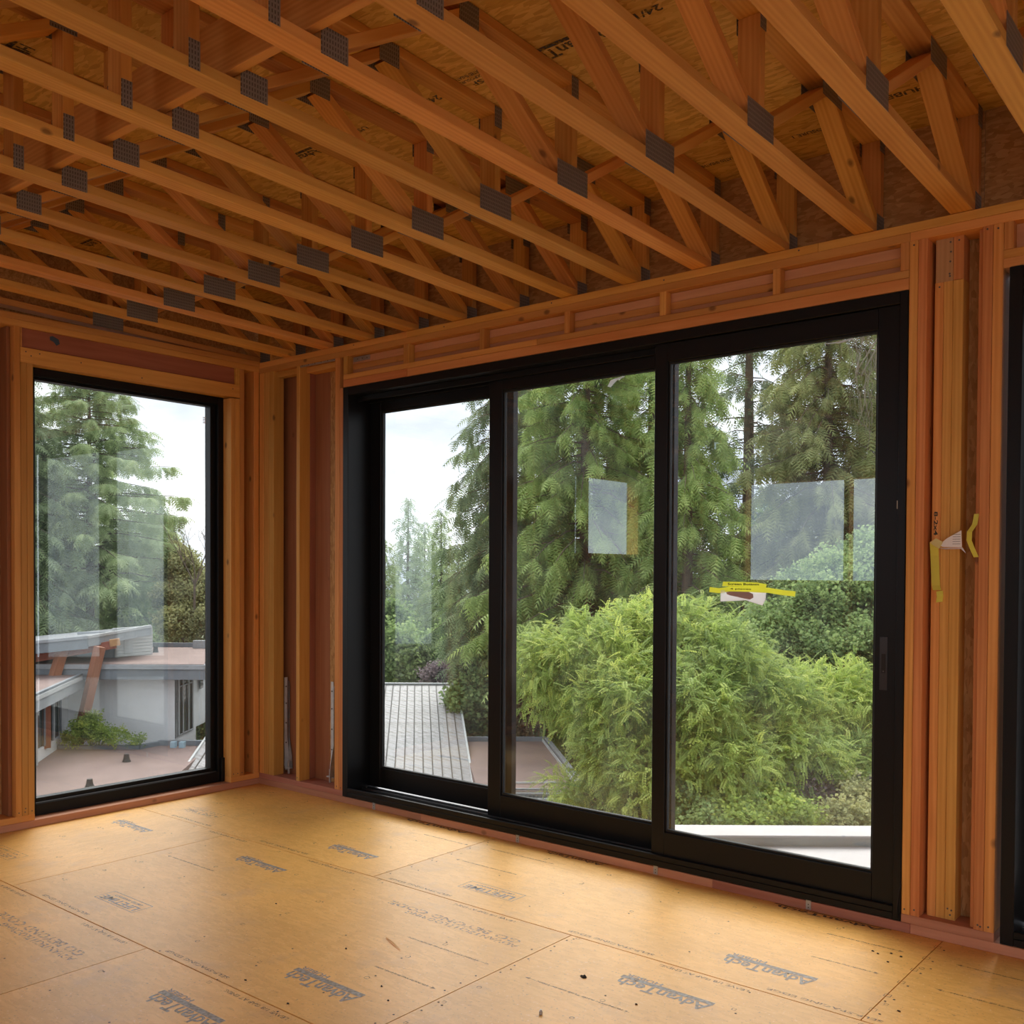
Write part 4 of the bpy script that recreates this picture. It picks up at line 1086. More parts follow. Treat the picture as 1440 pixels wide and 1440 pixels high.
beam('wall_vent', (-11.74, 37.0, -2.75), (-11.74, 37.35, -2.75), 0.4, 0.03, M['pane_dark'], hs, up=(1, 0, 0))
# shed roof on timber
sh = [(-18.5, 31.9, -1.10), (-14.42, 33.4, -0.72), (-13.30, 36.2, -0.49), (-15.2, 41.5, -0.80), (-21, 41, -1.38)]
rf = slab('shed_roof', sh, 0.06, M['roof_grey'], hs)
def fascia_run(a, b, h, mat, trim):
    p, q = Vector(a), Vector(b)
    beam('fascia', (p.x, p.y, p.z-h/2-.02), (q.x, q.y, q.z-h/2-.02), 0.07, h, mat, hs)
    beam('fascia_trim', (p.x+.03, p.y-.05, p.z-.05), (q.x+.03, q.y-.05, q.z-.05), 0.05, 0.10, trim, hs)
fascia_run(sh[0], sh[1], 0.42, M['fascia_dark'], M['fascia'])
fascia_run(sh[1], sh[2], 0.36, M['fascia'], M['trim_white'])
beam('timber_beam', (-17.5, 33.4, -1.72), (-13.75, 34.1, -1.06), 0.2, 0.28, M['timber'], hs)
beam('beam_end', (-13.9, 34.0, -1.02), (-13.6, 34.1, -0.97), 0.22, 0.24, wood('fresh_cut_timber', (0.55, 0.30, 0.13), (0.45, 0.22, 0.09)), hs)
beam('timber_post', (-14.02, 33.45, -1.10), (-14.75, 33.3, -4.5), 0.30, 0.28, M['timber'], hs, up=(0, 1, 0))
beam('timber_post', (-15.35, 33.6, -1.2), (-15.6, 33.4, -2.3), 0.32, 0.28, M['timber'], hs, up=(0, 1, 0))
panel('clapboard_wall', (-15.9, 36.0), (-14.55, 36.0), -1.70, -0.85, 0.12, M['fascia'], hs)
panel('clapboard_wall', (-14.55, 36.0), (-13.75, 37.6), -1.70, -0.62, 0.12, M['clap'], hs)
for i in range(8):
    z_ = -1.64+i*0.12
    beam('clapboard', (-14.52, 35.98, z_), (-13.73, 37.56, z_+.0), 0.02, 0.10, M['clap'], hs)
    beam('clapboard', (-15.9, 35.97, z_), (-14.56, 35.97, z_), 0.02, 0.10, M['fascia'], hs)
beam('panel_door', (-14.33, 36.33, -1.2), (-14.14, 36.70, -1.2), 0.03, 0.75, M['trim_white'], hs)
panel('wall', (-22, 37.0), (-15.9, 37.0), -1.9, -1.35, 0.2, M['pane_dark'], hs)
for u_ in (-18.2, -17.4, -16.6, -15.8): beam('mullion', (u_, 36.94, -1.9), (u_, 36.94, -1.4), 0.08, 0.08, M['fascia'], hs, up=(1, 0, 0))
# lower wing with windows
E0, E1 = (-12.9, 24.5, 0), (-14.85, 34.1, 0)
slab('wing_roof', [(-12.9, 24.5, -2.08), (-14.85, 34.1, -2.08), (-21, 34.1, -2.08), (-21, 24.5, -2.08)], 0.06, M['roof_brown'], hs)
beam('fascia', (-12.9, 24.5, -2.40), (-14.83, 34.1, -2.40), 0.06, 0.34, M['fascia'], hs)
beam('fascia_trim', (-12.87, 24.5, -2.17), (-14.80, 34.1, -2.17), 0.06, 0.14, M['trim_white'], hs)
beam('fascia_trim', (-12.90, 24.5, -2.06), (-14.83, 34.1, -2.06), 0.10, 0.08, M['fascia_dark'], hs)
slab('soffit', [(-12.95, 24.5, -2.5), (-14.9, 34.1, -2.5), (-17, 34.1, -2.5), (-16, 24.5, -2.5)], 0.05, M['fascia'], hs)
def W(v): return -12.9-(v-24.5)*1.95/9.6-0.62
panel('wall', (W(24.6), 24.6), (W(34.4), 34.4), -4.5, -4.12, 0.2, ST, hs)
panel('wall', (W(33.4), 33.4), (W(34.4), 34.4), -4.12, -2.5, 0.2, ST, hs)
for va, vb in ((27.0, 28.4), (28.5, 29.9), (30.3, 31.3), (31.6, 32.3), (32.4, 33.3)):
    wd = panel('window', (W(va)-.05, va), (W(vb)-.05, vb), -4.11, -2.52, 0.06, M['pane_dark'], hs)
    beam('mullion', (W(va)+.01, va, -4.11), (W(va)+.01, va, -2.52), 0.06, 0.06, M['trim_white'], wd, up=(1, 0, 0))
    beam('mullion', (W(vb)+.01, vb, -4.11), (W(vb)+.01, vb, -2.52), 0.06, 0.06, M['fascia_dark'], wd, up=(1, 0, 0))
beam('corner_post', (W(30.1)+.02, 30.1, -4.5), (W(30.1)+.02, 30.1, -2.5), 0.16, 0.16, M['trim_white'], hs, up=(1, 0, 0))
beam('timber_post', (W(31.45)+.02, 31.45, -4.2), (W(31.45)+.02, 31.45, -2.5), 0.22, 0.2, M['timber'], hs, up=(1, 0, 0))
# ================================================================== foliage
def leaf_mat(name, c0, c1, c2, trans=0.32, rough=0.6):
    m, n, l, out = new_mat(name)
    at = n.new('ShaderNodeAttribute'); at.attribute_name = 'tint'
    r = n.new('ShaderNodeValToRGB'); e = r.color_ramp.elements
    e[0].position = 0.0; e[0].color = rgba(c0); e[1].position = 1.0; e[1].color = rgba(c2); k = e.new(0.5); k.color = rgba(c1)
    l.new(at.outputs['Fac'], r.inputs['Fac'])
    d = n.new('ShaderNodeBsdfPrincipled'); d.inputs['Roughness'].default_value = rough; d.inputs['Specular IOR Level'].default_value = 0.25
    t = n.new('ShaderNodeBsdfTranslucent')
    l.new(r.outputs['Color'], d.inputs['Base Color']); l.new(r.outputs['Color'], t.inputs['Color'])
    mx = n.new('ShaderNodeMixShader'); mx.inputs[0].default_value = trans
    l.new(d.outputs[0], mx.inputs[1]); l.new(t.outputs[0], mx.inputs[2]); l.new(mx.outputs[0], out.inputs['Surface'])
    return m
LM = {
 'spruce': leaf_mat('spruce_needles', (0.15, 0.21, 0.075), (0.36, 0.48, 0.15), (0.60, 0.72, 0.25), trans=0.45),
 'cedar': leaf_mat('cedar_fronds', (0.22, 0.29, 0.16), (0.43, 0.53, 0.27), (0.62, 0.70, 0.36), trans=0.45),
 'dark': leaf_mat('dark_fir_needles', (0.10, 0.14, 0.085), (0.24, 0.31, 0.165), (0.42, 0.52, 0.25), trans=0.42),
 'brown': leaf_mat('brownish_needles', (0.19, 0.175, 0.09), (0.37, 0.40, 0.17), (0.55, 0.59, 0.25), trans=0.42),
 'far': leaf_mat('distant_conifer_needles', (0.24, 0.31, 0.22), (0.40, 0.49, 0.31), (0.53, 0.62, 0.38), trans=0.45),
 'locust': leaf_mat('bright_pinnate_leaves', (0.20, 0.29, 0.085), (0.46, 0.58, 0.155), (0.70, 0.74, 0.18), trans=0.5),
 'broad': leaf_mat('broad_green_leaves', (0.15, 0.22, 0.09), (0.35, 0.47, 0.185), (0.54, 0.64, 0.26), trans=0.45),
 'olive': leaf_mat('olive_autumn_leaves', (0.26, 0.26, 0.14), (0.47, 0.48, 0.24), (0.66, 0.63, 0.30), trans=0.45),
 'purple': leaf_mat('purple_leaves', (0.18, 0.13, 0.14), (0.29, 0.22, 0.235), (0.42, 0.34, 0.35)),
 'rust': leaf_mat('rust_brown_leaves', (0.20, 0.15, 0.10), (0.34, 0.26, 0.15), (0.46, 0.38, 0.21), trans=0.45),
}

def tri_mesh(name, V, tint, mat, parent):
    """V (k*3, 3) unshared triangles"""
    nv = len(V); nt = nv//3
    me = bpy.data.meshes.new(name)
    me.vertices.add(nv); me.vertices.foreach_set('co', np.ascontiguousarray(V, dtype=np.float32).ravel())
    me.loops.add(nv); me.loops.foreach_set('vertex_index', np.arange(nv, dtype=np.int32))
    me.polygons.add(nt); me.polygons.foreach_set('loop_start', np.arange(0, nv, 3, dtype=np.int32))
    me.update(calc_edges=True)
    a = me.attributes.new('tint', 'FLOAT', 'POINT'); a.data.foreach_set('value', np.ascontiguousarray(tint, dtype=np.float32))
    me.materials.append(mat)
    o = bpy.data.objects.new(name, me); put(o, parent)
    return o

def spray_template(pairs=6, w=0.34, lw=0.09, curve=0.28, sweep=0.20):
    T = []
    for i in range(pairs):
        t = 0.06+0.86*i/pairs
        ww = w*(1-0.75*abs(t-0.35)/0.65)
        for s in (-1, 1):
            T += [(t, 0, 0), (t+lw, 0.0, 0), (t+sweep, s*ww, -0.06)]
    T += [(0.80, -0.03, 0), (0.80, 0.03, 0), (1.05, 0, 0)]
    T = np.array(T, float)
    T[:, 2] -= curve*T[:, 0]**2
    return T
def pinnate_template(pairs=7):
    T = []
    for i in range(pairs+1):
        t = 0.14+0.82*i/pairs
        ln = 0.20*(1-0.45*abs(t-0.45))
        for s in ((-1, 1) if i < pairs else (0,)):
            a = math.radians(68)*s
            d = np.array([math.cos(a), math.sin(a), -0.25]); p = np.array([t, 0, 0.0]); q = np.array([-d[1], d[0], 0])*0.052
            m = p+d*ln*0.5
            T += [p, m+q, m-q, m+q, p+d*ln, m-q]
    T += [np.array([0, 0.006, 0]), np.array([0, -0.006, 0]), np.array([1.0, 0, 0])]
    T = np.array(T, float)
    T[:, 2] -= 0.42*T[:, 0]**2
    return T
def sprig_template(k=7, seed=3, size=0.30):
    r = np.random.default_rng(seed); T = []
    for i in range(k):
        a = r.uniform(0, 2*math.pi); el = r.uniform(-0.7, 0.5)
        d = np.array([math.cos(a)*math.cos(el), math.sin(a)*math.cos(el), math.sin(el)]); p = r.uniform(-0.35, 0.35, 3)
        q = np.cross(d, r.normal(size=3)); q = q/np.linalg.norm(q)*size*0.42
        m = p+d*size*0.5
        T += [p, m+q, m-q, m+q, p+d*size, m-q]
    return np.array(T, float)
SPR = spray_template(); SPR_L = spray_template(4, 0.36, 0.13, 0.3, 0.24); PIN = pinnate_template(); SPG = sprig_template()
SPR_H = spray_template(6, 0.20, 0.10, 0.15, 0.22)

def stamp(T, pos, dirs, scale, roll, tint, jitter, rng):
    """place template T at pos with x axis along dirs"""
    k = len(pos)
    x = dirs/np.linalg.norm(dirs, axis=1, keepdims=True)
    up = np.tile(np.array([0, 0, 1.0]), (k, 1))
    y = np.cross(up, x); ln = np.linalg.norm(y, axis=1, keepdims=True); bad = ln[:, 0] < 1e-3
    y[bad] = (1, 0, 0); ln[bad] = 1; y = y/ln
    z = np.cross(x, y)
    c, s = np.cos(roll)[:, None], np.sin(roll)[:, None]
    y, z = c*y+s*z, -s*y+c*z
    V = pos[:, None, :] + scale[:, None, None]*(T[None, :, 0:1]*x[:, None, :] + T[None, :, 1:2]*y[:, None, :] + T[None, :, 2:3]*z[:, None, :])
    n = T.shape[0]
    tt = np.repeat(tint, n) + np.tile((T[:, 0]-0.5)*0.15, k) + np.repeat(rng.uniform(-jitter, jitter, k*n//3), 3)
    return V.reshape(-1, 3), np.clip(tt, 0, 1)

def conifer(name, label, u, v, z0, z1, R, seed, mat, nb=260, dens=13, zb=None, group=None, spl=(0.45, 0.95), droop=0.5, hang=(15, 70), light=True, trunk_r=None, sparse=None, T=None, cat='tree', shape=0.8):
    rng = np.random.default_rng(seed)
    base = S(u, v, z0)
    r = root(name, label, cat, base, group)
    Ht = z1-z0
    tr = trunk_r or Ht*0.012
    lean = rng.uniform(-.15, .15, 2)
    pts = [base+Vector((lean[0]*t, lean[1]*t, Ht*t)) for t in (0, .15, .35, .6, .85, .985)]
    obj('trunk', *tube_geo(pts, [tr*1.25, tr, tr*.85, tr*.6, tr*.28, tr*.06], 8), M['bark'], r, smooth=True)
    zb = z0+Ht*0.12 if zb is None else zb
    hb = (zb-z0)/Ht
    P, D, Sc, Ro, Ti = [], [], [], [], []
    bg = []
    b0 = np.array(base)
    for i in range(nb):
        h = hb+(1-hb)*((i+rng.uniform())/nb)**0.92
        rel = (h-hb)/(1-hb)
        L = R*((1-rel)**shape)*rng.uniform(0.62, 1.12)+0.25
        if sparse is not None and rng.uniform() < sparse(rel): continue
        az = i*2.399963+rng.uniform(-.5, .5)
        d = np.array([math.cos(az), math.sin(az), 0.0]); sd = np.array([-d[1], d[0], 0])
        o = b0+np.array([lean[0]*h, lean[1]*h, Ht*h])
        dr = droop*rng.uniform(0.6, 1.3)
        def pt(s): return o[None, :]+L*s[:, None]*d[None, :]+np.stack([0*s, 0*s, L*(0.16*s-dr*s*s+0.10*s**4)], 1)
        n = max(4, int(L*dens))
        s = np.sqrt(rng.uniform(0.02, 1.0, n)); s[-1] = 1.0
        p = pt(s)
        sg = np.where(rng.uniform(size=n) < .5, -1, 1)
        yaw = np.radians(rng.uniform(25, 85, n))*sg
        pit = np.radians(rng.uniform(hang[0], hang[1], n))
        dd = (d[None, :]*np.cos(yaw)[:, None]+sd[None, :]*np.sin(yaw)[:, None])*np.cos(pit)[:, None]-np.array([0, 0, 1.0])[None, :]*np.sin(pit)[:, None]
        dd[-1] = d*0.9+np.array([0, 0, -.35])
        P.append(p); D.append(dd); Sc.append(rng.uniform(spl[0], spl[1], n)*(0.65+0.5*(1-rel))); Ro.append(rng.uniform(-.7, .7, n))
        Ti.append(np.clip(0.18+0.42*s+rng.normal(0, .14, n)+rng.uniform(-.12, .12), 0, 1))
        ss_ = np.array([0, .35, .7, 1.0]); bp = pt(ss_)
        if light: bg.append(tube_geo([Vector(q) for q in bp], [0.012+L*0.011, 0.010+L*0.007, 0.008+L*.004, 0.004], 4))
    P, D, Sc, Ro, Ti = map(np.concatenate, (P, D, Sc, Ro, Ti))
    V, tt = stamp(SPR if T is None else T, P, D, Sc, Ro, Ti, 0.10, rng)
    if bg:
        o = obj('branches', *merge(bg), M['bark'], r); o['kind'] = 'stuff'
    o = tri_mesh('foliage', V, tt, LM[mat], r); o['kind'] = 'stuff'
    return r

def px(p, v): return (p-720)/1384.0*v
def rz(row, v): return 1.5226-(row-805.5)/1384.0*v

# -- seen in the fixed window
conifer('cedar_tree', 'broad pale-green conifer with bare lower trunk filling the fixed window', px(127, 50), 50, -9.2, rz(470, 50), 6.2, 11, 'cedar', nb=250, dens=19, zb=rz(842, 50), spl=(.42, .9), droop=.30, trunk_r=.26, hang=(5, 75), sparse=lambda q: 0.12)
conifer('fir_tree', 'dark conifer at the left edge of the fixed window', px(20, 46), 46, -9.2, rz(500, 46), 4.2, 12, 'dark', nb=240, dens=11, zb=rz(905, 46), spl=(.6, 1.1))
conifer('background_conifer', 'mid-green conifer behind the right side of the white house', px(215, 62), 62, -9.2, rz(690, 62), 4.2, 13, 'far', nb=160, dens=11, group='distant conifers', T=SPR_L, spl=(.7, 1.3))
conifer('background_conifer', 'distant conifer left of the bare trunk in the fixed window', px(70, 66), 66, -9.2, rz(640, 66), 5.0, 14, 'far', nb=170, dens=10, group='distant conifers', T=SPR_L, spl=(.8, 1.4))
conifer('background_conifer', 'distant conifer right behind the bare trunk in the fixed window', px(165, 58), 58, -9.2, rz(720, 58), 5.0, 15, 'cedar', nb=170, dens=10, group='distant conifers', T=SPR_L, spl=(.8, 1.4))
# -- seen in the left door panel
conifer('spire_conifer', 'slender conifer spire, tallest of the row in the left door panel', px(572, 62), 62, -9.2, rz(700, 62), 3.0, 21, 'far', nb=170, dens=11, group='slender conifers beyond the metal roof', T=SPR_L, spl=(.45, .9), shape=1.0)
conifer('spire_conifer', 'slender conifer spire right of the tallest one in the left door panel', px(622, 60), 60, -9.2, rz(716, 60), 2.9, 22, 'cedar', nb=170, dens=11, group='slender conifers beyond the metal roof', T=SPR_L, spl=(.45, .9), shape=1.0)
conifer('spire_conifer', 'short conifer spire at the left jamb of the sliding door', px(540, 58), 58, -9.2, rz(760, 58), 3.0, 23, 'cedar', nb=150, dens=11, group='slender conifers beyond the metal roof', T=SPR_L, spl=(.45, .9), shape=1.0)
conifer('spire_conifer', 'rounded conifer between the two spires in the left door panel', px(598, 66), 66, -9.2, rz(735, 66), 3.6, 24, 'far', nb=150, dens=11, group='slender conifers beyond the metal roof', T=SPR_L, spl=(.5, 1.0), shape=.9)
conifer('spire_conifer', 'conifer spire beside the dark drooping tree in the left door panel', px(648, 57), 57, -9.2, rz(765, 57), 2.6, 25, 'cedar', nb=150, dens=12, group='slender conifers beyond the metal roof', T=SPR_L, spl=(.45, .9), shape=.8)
conifer('drooping_spruce', 'dark spruce with long drooping boughs behind the first door stile', px(700, 39), 39, -9.2, rz(330, 39), 2.7, 26, 'dark', nb=190, dens=13, zb=rz(930, 39), spl=(.38, .82), droop=.62, hang=(35, 85), sparse=lambda q: 0.25 if q > .5 else 0.0)
# -- the wall of conifers across the middle and right panels
conifer('drooping_spruce', 'large green spruce filling the middle door panel', px(822, 35), 35, -8.5, rz(260, 35), 3.9, 31, 'spruce', nb=290, dens=20, zb=rz(890, 35), spl=(.38, .85), droop=.6, hang=(30, 85))
conifer('drooping_spruce', 'green spruce at the left side of the middle door panel', px(742, 40), 40, -8.5, rz(380, 40), 2.7, 32, 'brown', nb=220, dens=15, zb=rz(915, 40), spl=(.38, .82), droop=.6, hang=(30, 85))
conifer('drooping_spruce', 'green spruce behind the stile between middle and right panels', px(915, 37), 37, -8.5, rz(300, 37), 3.4, 33, 'spruce', nb=250, dens=17, zb=-6, spl=(.38, .82), droop=.6, hang=(30, 85))
conifer('drooping_spruce', 'leafy green spruce at the left of the right door panel', px(968, 31), 31, -7.5, rz(330, 31), 2.6, 34, 'spruce', nb=240, dens=17, zb=-5, spl=(.45, .9), droop=.6, hang=(30, 85))
conifer('open_fir', 'open dark fir with a visible trunk in the right door panel', px(1052, 39), 39, -8, rz(250, 39), 3.2, 35, 'dark', nb=170, dens=9, zb=rz(840, 39), spl=(.5, 1.0), droop=.5, hang=(10, 70), trunk_r=.34, sparse=lambda q: 0.35)
conifer('drooping_spruce', 'brownish spruce with trailing boughs at upper right of the door', px(1165, 34), 34, -7.5, rz(240, 34), 3.3, 36, 'brown', nb=220, dens=16, zb=rz(780, 34), spl=(.38, .85), droop=.62, hang=(35, 88))
conifer('drooping_spruce', 'tall dark conifer behind the right stile of the sliding door', px(1262, 36), 36, -7.5, rz(280, 36), 3.4, 37, 'dark', nb=230, dens=11, zb=-4, spl=(.5, 1.0), droop=.55, hang=(30, 85))
conifer('background_conifer', 'shaded background conifer low behind the open dark fir', px(1075, 52), 52, -8, rz(690, 52), 4.0, 38, 'spruce', nb=170, dens=10, group='distant conifers', T=SPR_L, spl=(.7, 1.3))
conifer('background_conifer', 'shaded background conifer low behind the middle door panel', px(870, 50), 50, -8.5, rz(610, 50), 4.5, 39, 'dark', nb=170, dens=10, group='distant conifers', T=SPR_L, spl=(.7, 1.3))
conifer('background_conifer', 'shaded background conifer low behind the right edge of the door', px(1180, 50), 50, -8, rz(650, 50), 4.2, 40, 'brown', nb=170, dens=10, group='distant conifers', T=SPR_L, spl=(.7, 1.3))
conifer('background_conifer', 'shaded background conifer behind the first door stile', px(700, 54), 54, -9, rz(700, 54), 4.0, 41, 'dark', nb=160, dens=10, group='distant conifers', T=SPR_L, spl=(.7, 1.3))

# -- beyond the second door
conifer('drooping_spruce', 'green spruce outside the second sliding door, nearest its left jamb', px(1400, 33), 33, -7.5, rz(300, 33), 3.4, 42, 'spruce', nb=180, dens=11, zb=-4, T=SPR_L, spl=(.5, 1.0), droop=.6, hang=(30, 85))
conifer('drooping_spruce', 'brownish spruce outside the second sliding door, right of the nearest', px(1580, 37), 37, -7.5, rz(330, 37), 3.6, 43, 'brown', nb=170, dens=10, zb=-4, T=SPR_L, spl=(.6, 1.1), droop=.6, hang=(30, 85))
conifer('drooping_spruce', 'dark spruce far to the right outside the second sliding door', px(1770, 36), 36, -7.5, rz(300, 36), 3.6, 44, 'dark', nb=170, dens=10, zb=-4, T=SPR_L, spl=(.6, 1.1), droop=.6, hang=(30, 85))
# -- broad-leaved shrubs: leafy mounds on stems
def shrub(name, label, mounds, base, mat, n, scale, seed, T=None, group=None, cat='shrub', stems=8, stem_r=0.03, droop=0.35, shell=(0.72, 1.04), upw=0.35, stem_mat='twig', clump=9):
    """mounds: list of (u, v, z, ru, rv, rz)"""
    rng = np.random.default_rng(seed)
    r = root(name, label, cat, S(*base), group)
    Mo = np.array(mounds, float)
    area = Mo[:, 3]*Mo[:, 5]; prob = area/area.sum()
    nc = max(8, n//clump)
    ic = rng.choice(len(Mo), nc, p=prob)
    dc = rng.normal(size=(nc, 3)); dc /= np.linalg.norm(dc, axis=1, keepdims=True)
    flip = (dc[:, 2] < -0.2) & (rng.uniform(size=nc) < 0.6); dc[flip, 2] *= -1
    fr = (dc[:, 1] > 0.3) & (rng.uniform(size=nc) < 0.55); dc[fr, 1] *= -1
    ph = rng.uniform(0, 6.28, (len(Mo), 3))
    bump = 1+0.13*np.sin(5*dc[:, 0]+ph[ic, 0])*np.sin(4*dc[:, 2]+ph[ic, 1])+0.07*np.sin(9*dc[:, 1]+ph[ic, 2])
    rc = rng.uniform(shell[0], shell[1], nc)*bump
    out_ = rng.uniform(size=nc) < 0.07; rc[out_] *= rng.uniform(1.05, 1.22, out_.sum())
    lc = Mo[ic, :3]+dc*Mo[ic, 3:6]*rc[:, None]
    which = rng.integers(nc, size=n); idx = ic[which]; d = dc[which]; rad = rc[which]
    loc = lc[which]+rng.normal(size=(n, 3))*scale*0.38
    rh, fh = np.array(RH), np.array(FH); cc = np.array((CAM.x, CAM.y, 0.0))
    pos = cc+loc[:, 0:1]*rh+loc[:, 1:2]*fh+np.stack([0*rad, 0*rad, loc[:, 2]], 1)
    nd = d[:, 0:1]*rh+d[:, 1:2]*fh+np.stack([0*rad, 0*rad, d[:, 2]], 1)
    dirs = nd*0.7+rng.normal(size=(n, 3))*0.7; dirs[:, 2] += upw-droop*rng.uniform(0.5, 1.5, n)
    tint = np.clip(0.42+0.22*d[:, 2]*0+rng.normal(0, .17, n)+(rng.uniform(size=n) < .03)*0.5+0.3*(rad-0.85), 0, 1)
    # whole mounds differ a little in colour
    mt = rng.uniform(-.14, .14, len(Mo)); ct = rng.normal(0, .12, nc); tint = np.clip(tint+mt[idx]+ct[which], 0, 1)
    V, tt = stamp(SPG if T is None else T, pos, dirs, rng.uniform(0.7, 1.25, n)*scale, rng.uniform(-.6, .6, n), tint, 0.10, rng)
    g = []
    b = S(*base)
    for k in range(stems):
        m = Mo[rng.integers(len(Mo))]
        e = S(m[0]+rng.uniform(-.5, .5)*m[3], m[1]+rng.uniform(-.5, .2)*m[4], m[2]+rng.uniform(.2, .95)*m[5])
        q0 = b+Vector((rng.uniform(-.3, .3), rng.uniform(-.3, .3), -.1))
        mid = q0.lerp(e, .55)+Vector((0, 0, (e-q0).length*0.12))
        g.append(tube_geo([q0, q0.lerp(mid, .5)+Vector((0, 0, .1)), mid, mid.lerp(e, .6)+Vector((0, 0, .05)), e], [stem_r, stem_r*.8, stem_r*.55, stem_r*.35, stem_r*.12], 5))
    o = obj('stems', *merge(g), M[stem_mat], r, smooth=True); o['kind'] = 'stuff'
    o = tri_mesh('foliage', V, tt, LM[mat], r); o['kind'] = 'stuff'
    return r
def md(p, row, rx, ry, v, dv=1.0): return (px(p, v), v, rz(row, v), rx/1384*v, dv, ry/1384*v)

shrub('locust_bush', 'big bright yellow-green bush with feathery pinnate leaves outside the door',
      [md(770, 955, 52, 62, 14.6), md(838, 930, 75, 62, 14.2), md(905, 905, 62, 54, 14.6), md(962, 900, 55, 48, 14.2), md(1012, 935, 66, 60, 13.6), md(878, 998, 82, 70, 13.2), md(965, 1000, 80, 75, 12.8), md(1065, 985, 80, 62, 13.5), md(1145, 1000, 75, 62, 14), md(1215, 1000, 60, 62, 14), md(850, 1062, 44, 46, 13.0), md(912, 1085, 78, 62, 12.6), md(1000, 1078, 90, 66, 12.4), md(1100, 1068, 85, 62, 12.8), md(1195, 1075, 75, 58, 13.2), md(790, 1118, 26, 20, 13.0, .5), md(880, 868, 24, 16, 14.8, .5), md(950, 868, 26, 22, 14.5, .5)],
      (2.6, 14.2, -3.4), 'locust', 26000, 0.185, 51, T=PIN, stems=34, stem_r=0.04, droop=0.5, clump=8)
shrub('leafy_tree', 'dense dark-green broad-leaved tree behind the bright bush at right', [md(1095, 890, 46, 40, 21), md(1140, 865, 40, 44, 21), md(1185, 845, 44, 50, 21.5), md(1235, 820, 44, 56, 22), md(1262, 880, 50, 60, 21), md(1058, 905, 34, 28, 20.5), md(1120, 826, 30, 24, 22.5), md(1165, 800, 30, 22, 22.5), md(1210, 905, 50, 40, 20), md(1160, 915, 50, 34, 20), md(1215, 775, 34, 26, 23)], (6.5, 21.5, -3.0), 'broad', 11000, 0.26, 52, stems=10, stem_r=.08, cat='tree', stem_mat='bark')
shrub('leafy_tree', 'broad-leaved thicket outside the second sliding door', [md(1340, 900, 60, 70, 19), md(1420, 930, 70, 70, 18), md(1500, 900, 70, 80, 19), md(1590, 930, 70, 80, 18), md(1680, 910, 80, 80, 19), md(1400, 1020, 80, 60, 17), md(1540, 1030, 90, 60, 17)], (px(1480, 18.5), 18.5, -3.0), 'broad', 6500, 0.34, 66, stems=10, stem_r=.06, cat='tree', stem_mat='bark')
shrub('rust_shrub', 'brown-green shrub at the left edge of the middle door panel', [md(748, 955, 30, 36, 37), md(752, 1005, 30, 32, 36.5), md(775, 985, 28, 34, 37)], (0.9, 37, -8.0), 'rust', 2600, 0.45, 53, stems=6)
shrub('hedge_shrub', 'mid-green shrub beyond the right rake of the metal roof', [md(668, 1000, 34, 48, 38), md(690, 960, 34, 46, 39), md(676, 975, 20, 30, 42)], (-1.4, 38.5, -9.0), 'broad', 2800, 0.55, 54, stems=6)
shrub('hedge_shrub', 'rounded green shrub just above the ridge of the metal roof', [md(560, 930, 40, 44, 47), md(600, 935, 40, 42, 48), md(545, 890, 30, 40, 50), md(642, 920, 34, 40, 50)], (-5, 48, -9.0), 'broad', 3200, 0.6, 55, stems=6)
shrub('purple_shrub', 'small purple-leaved shrub peeping over the metal roof ridge', [md(620, 952, 16, 16, 44), md(606, 958, 10, 10, 44)], (-3.2, 44, -6.5), 'purple', 500, 0.38, 56, stems=5)
shrub('autumn_tree', 'olive and yellow broad-leaved tree at the right of the fixed window', [md(268, 855, 24, 34, 48), md(248, 885, 22, 28, 47), md(292, 838, 18, 26, 49), md(240, 815, 16, 24, 50), md(290, 890, 22, 30, 47), md(262, 800, 12, 22, 49), md(278, 815, 12, 18, 49), md(236, 850, 14, 26, 48), md(250, 785, 10, 20, 50)], (px(272, 48), 48, -8.5), 'olive', 6500, 0.38, 57, stems=10, stem_r=.08, cat='tree', stem_mat='bark')
shrub('side_shrub', 'green shrub under the projecting bay of the white house', [md(283, 1010, 12, 40, 42, .8), md(288, 975, 12, 40, 43, .8)], (px(284, 42), 42, -8.5), 'broad', 900, 0.5, 58, stems=4)
shrub('roof_ivy', 'trailing green plant growing over the parapet before the white house', [md(120, 1032, 20, 16, 33.0, .35), md(150, 1040, 26, 12, 33.1, .35), md(185, 1045, 14, 7, 33.0, .3), md(128, 1018, 12, 10, 33.1, .3), md(100, 1043, 12, 8, 32.9, .3)], (px(135, 33), 33.1, -4.5), 'locust', 1500, 0.20, 59, stems=6, stem_r=.015, cat='plant')
# low growth on the slope below the bush
shrub('low_shrub', 'low bright-leaved shrub at the foot of the big bush', [md(1090, 1150, 50, 28, 11.2, .5), md(1040, 1160, 40, 22, 11.0, .5)], (px(1080, 11.2), 11.2, -2.6), 'locust', 1500, 0.16, 61, stems=5, stem_r=.012, group='low shrubs on the slope')
shrub('low_shrub', 'low green shrub by the left end of the terrace curb', [md(985, 1150, 40, 26, 11.4, .5), md(950, 1130, 40, 30, 12, .5)], (px(970, 11.5), 11.5, -2.6), 'broad', 1300, 0.16, 62, stems=5, stem_r=.012, group='low shrubs on the slope')
shrub('low_shrub', 'pale dry shrub by the right end of the terrace curb', [md(1195, 1150, 44, 26, 11.2, .5), md(1225, 1140, 40, 40, 11.6, .5)], (px(1200, 11.3), 11.3, -2.6), 'olive', 1400, 0.15, 63, stems=5, stem_r=.012, group='low shrubs on the slope')
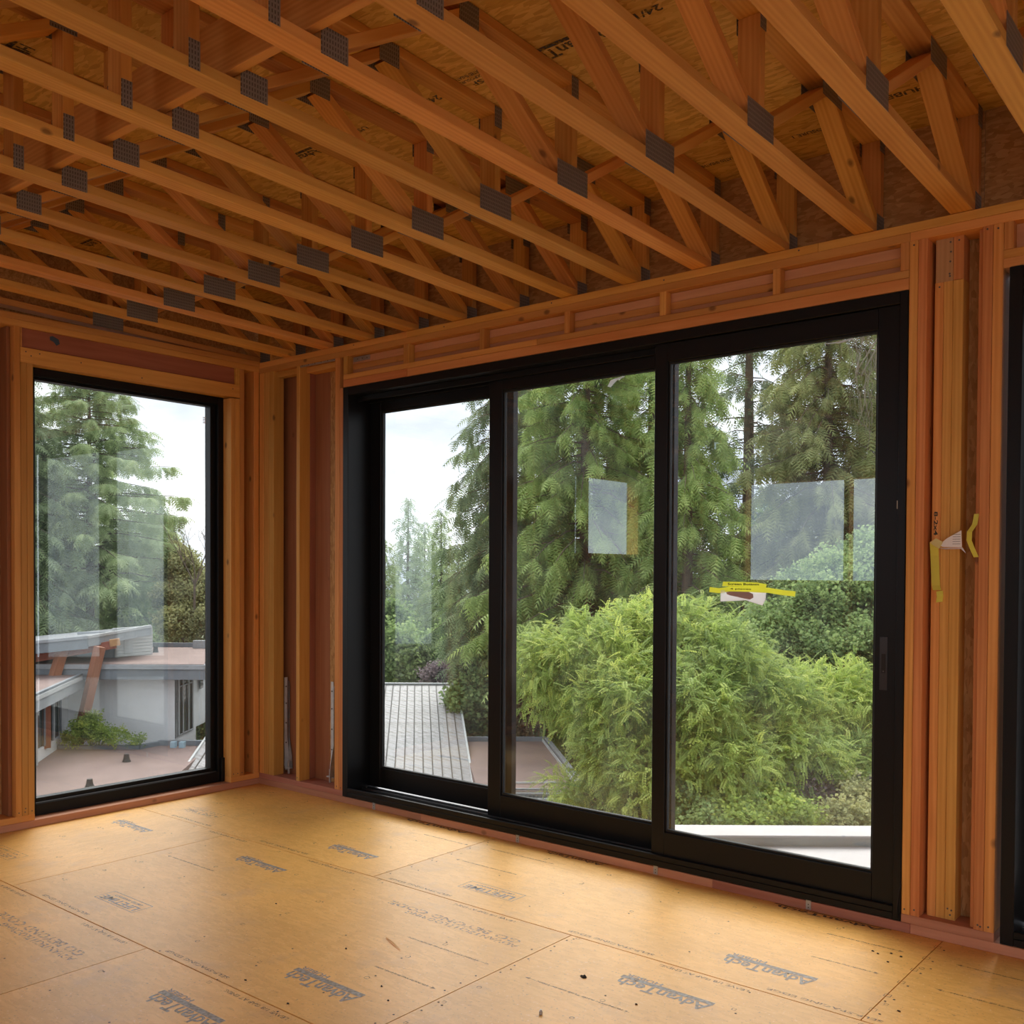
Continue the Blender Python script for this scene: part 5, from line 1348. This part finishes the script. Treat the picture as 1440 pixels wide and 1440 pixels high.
shrub('low_shrub', 'greyish purple shrub low behind the big bush', [md(1120, 1110, 40, 22, 12.6, .4), md(1160, 1128, 34, 18, 12.0, .4)], (px(1135, 12.4), 12.4, -2.9), 'purple', 800, 0.16, 64, stems=5, stem_r=.012, group='low shrubs on the slope')
shrub('low_shrub', 'green shrub under the middle door panel beside the brown roof', [md(860, 1130, 60, 36, 14, .7), md(845, 1150, 40, 22, 14, .6), md(905, 1150, 40, 30, 13, .6)], (px(850, 14), 14, -3.4), 'broad', 1900, 0.2, 65, stems=6, stem_r=.015, group='low shrubs on the slope')
# bare twigs above the autumn tree
def bare_tree():
    rng = np.random.default_rng(71); v0 = 47.0
    r = root('bare_tree', 'leafless twiggy tree against the sky in the fixed window', 'tree', S(px(272, v0), v0, -8.5))
    g = []
    def grow(p, d, L, rad, lev):
        e = p+d*L; m = p.lerp(e, .5)+Vector(rng.normal(0, L*.05, 3))
        g.append(tube_geo([p, m, e], [rad, rad*.8, rad*.55], 5))
        if lev == 0: return
        for k in range(3 if lev > 1 else 2):
            nd = (d+Vector(rng.normal(0, .38, 3))+Vector((0, 0, .12))).normalized()
            grow(p.lerp(e, rng.uniform(.55, 1.0)), nd, L*rng.uniform(.5, .75), rad*.55, lev-1)
    b = S(px(272, v0), v0, -8.5)
    obj('trunk', *tube_geo([b, b+Vector((0, 0, 6)), b+Vector((0.1, 0, 9.6))], [.12, .09, .05], 7), M['bark'], r)
    for dx in (-.5, -.1, .35, .6):
        grow(b+Vector((0.1, 0, 9.3)), (RH*dx+Vector((0, 0, 1))).normalized(), 1.6, .035, 4)
    o = obj('twigs', *merge(g), M['bark'], r); o['kind'] = 'stuff'
bare_tree()
# dead hanging twigs of the conifer at the upper right
def hanging_twigs():
    rng = np.random.default_rng(72); v0 = 31.0
    r = root('dead_boughs', 'tangle of dry brown twigs hanging at the upper right of the door', 'twigs', S(px(1222, v0), v0, rz(420, v0)))
    g = []
    for i in range(90):
        p0 = rng.uniform(1195, 1262); r0 = rng.uniform(380, 560)
        p = S(px(p0, v0), v0+rng.uniform(-1, 1), rz(r0, v0))
        L = rng.uniform(1.0, 2.6); q = [p]
        for k in range(4):
            q.append(q[-1]+Vector((rng.normal(0, .12), rng.normal(0, .12), -L/4)))
        g.append(tube_geo(q, [.013, .011, .009, .007, .003], 4))
    b = S(px(1275, v0), v0, rz(430, v0))
    for i in range(8):
        e = S(px(rng.uniform(1190, 1240), v0), v0, rz(rng.uniform(400, 540), v0))
        g.append(tube_geo([b, b.lerp(e, .5)+Vector((0, 0, .3)), e], [.05, .035, .012], 5))
    o = obj('twigs', *merge(g), M['twig'], r); o['kind'] = 'stuff'
hanging_twigs()
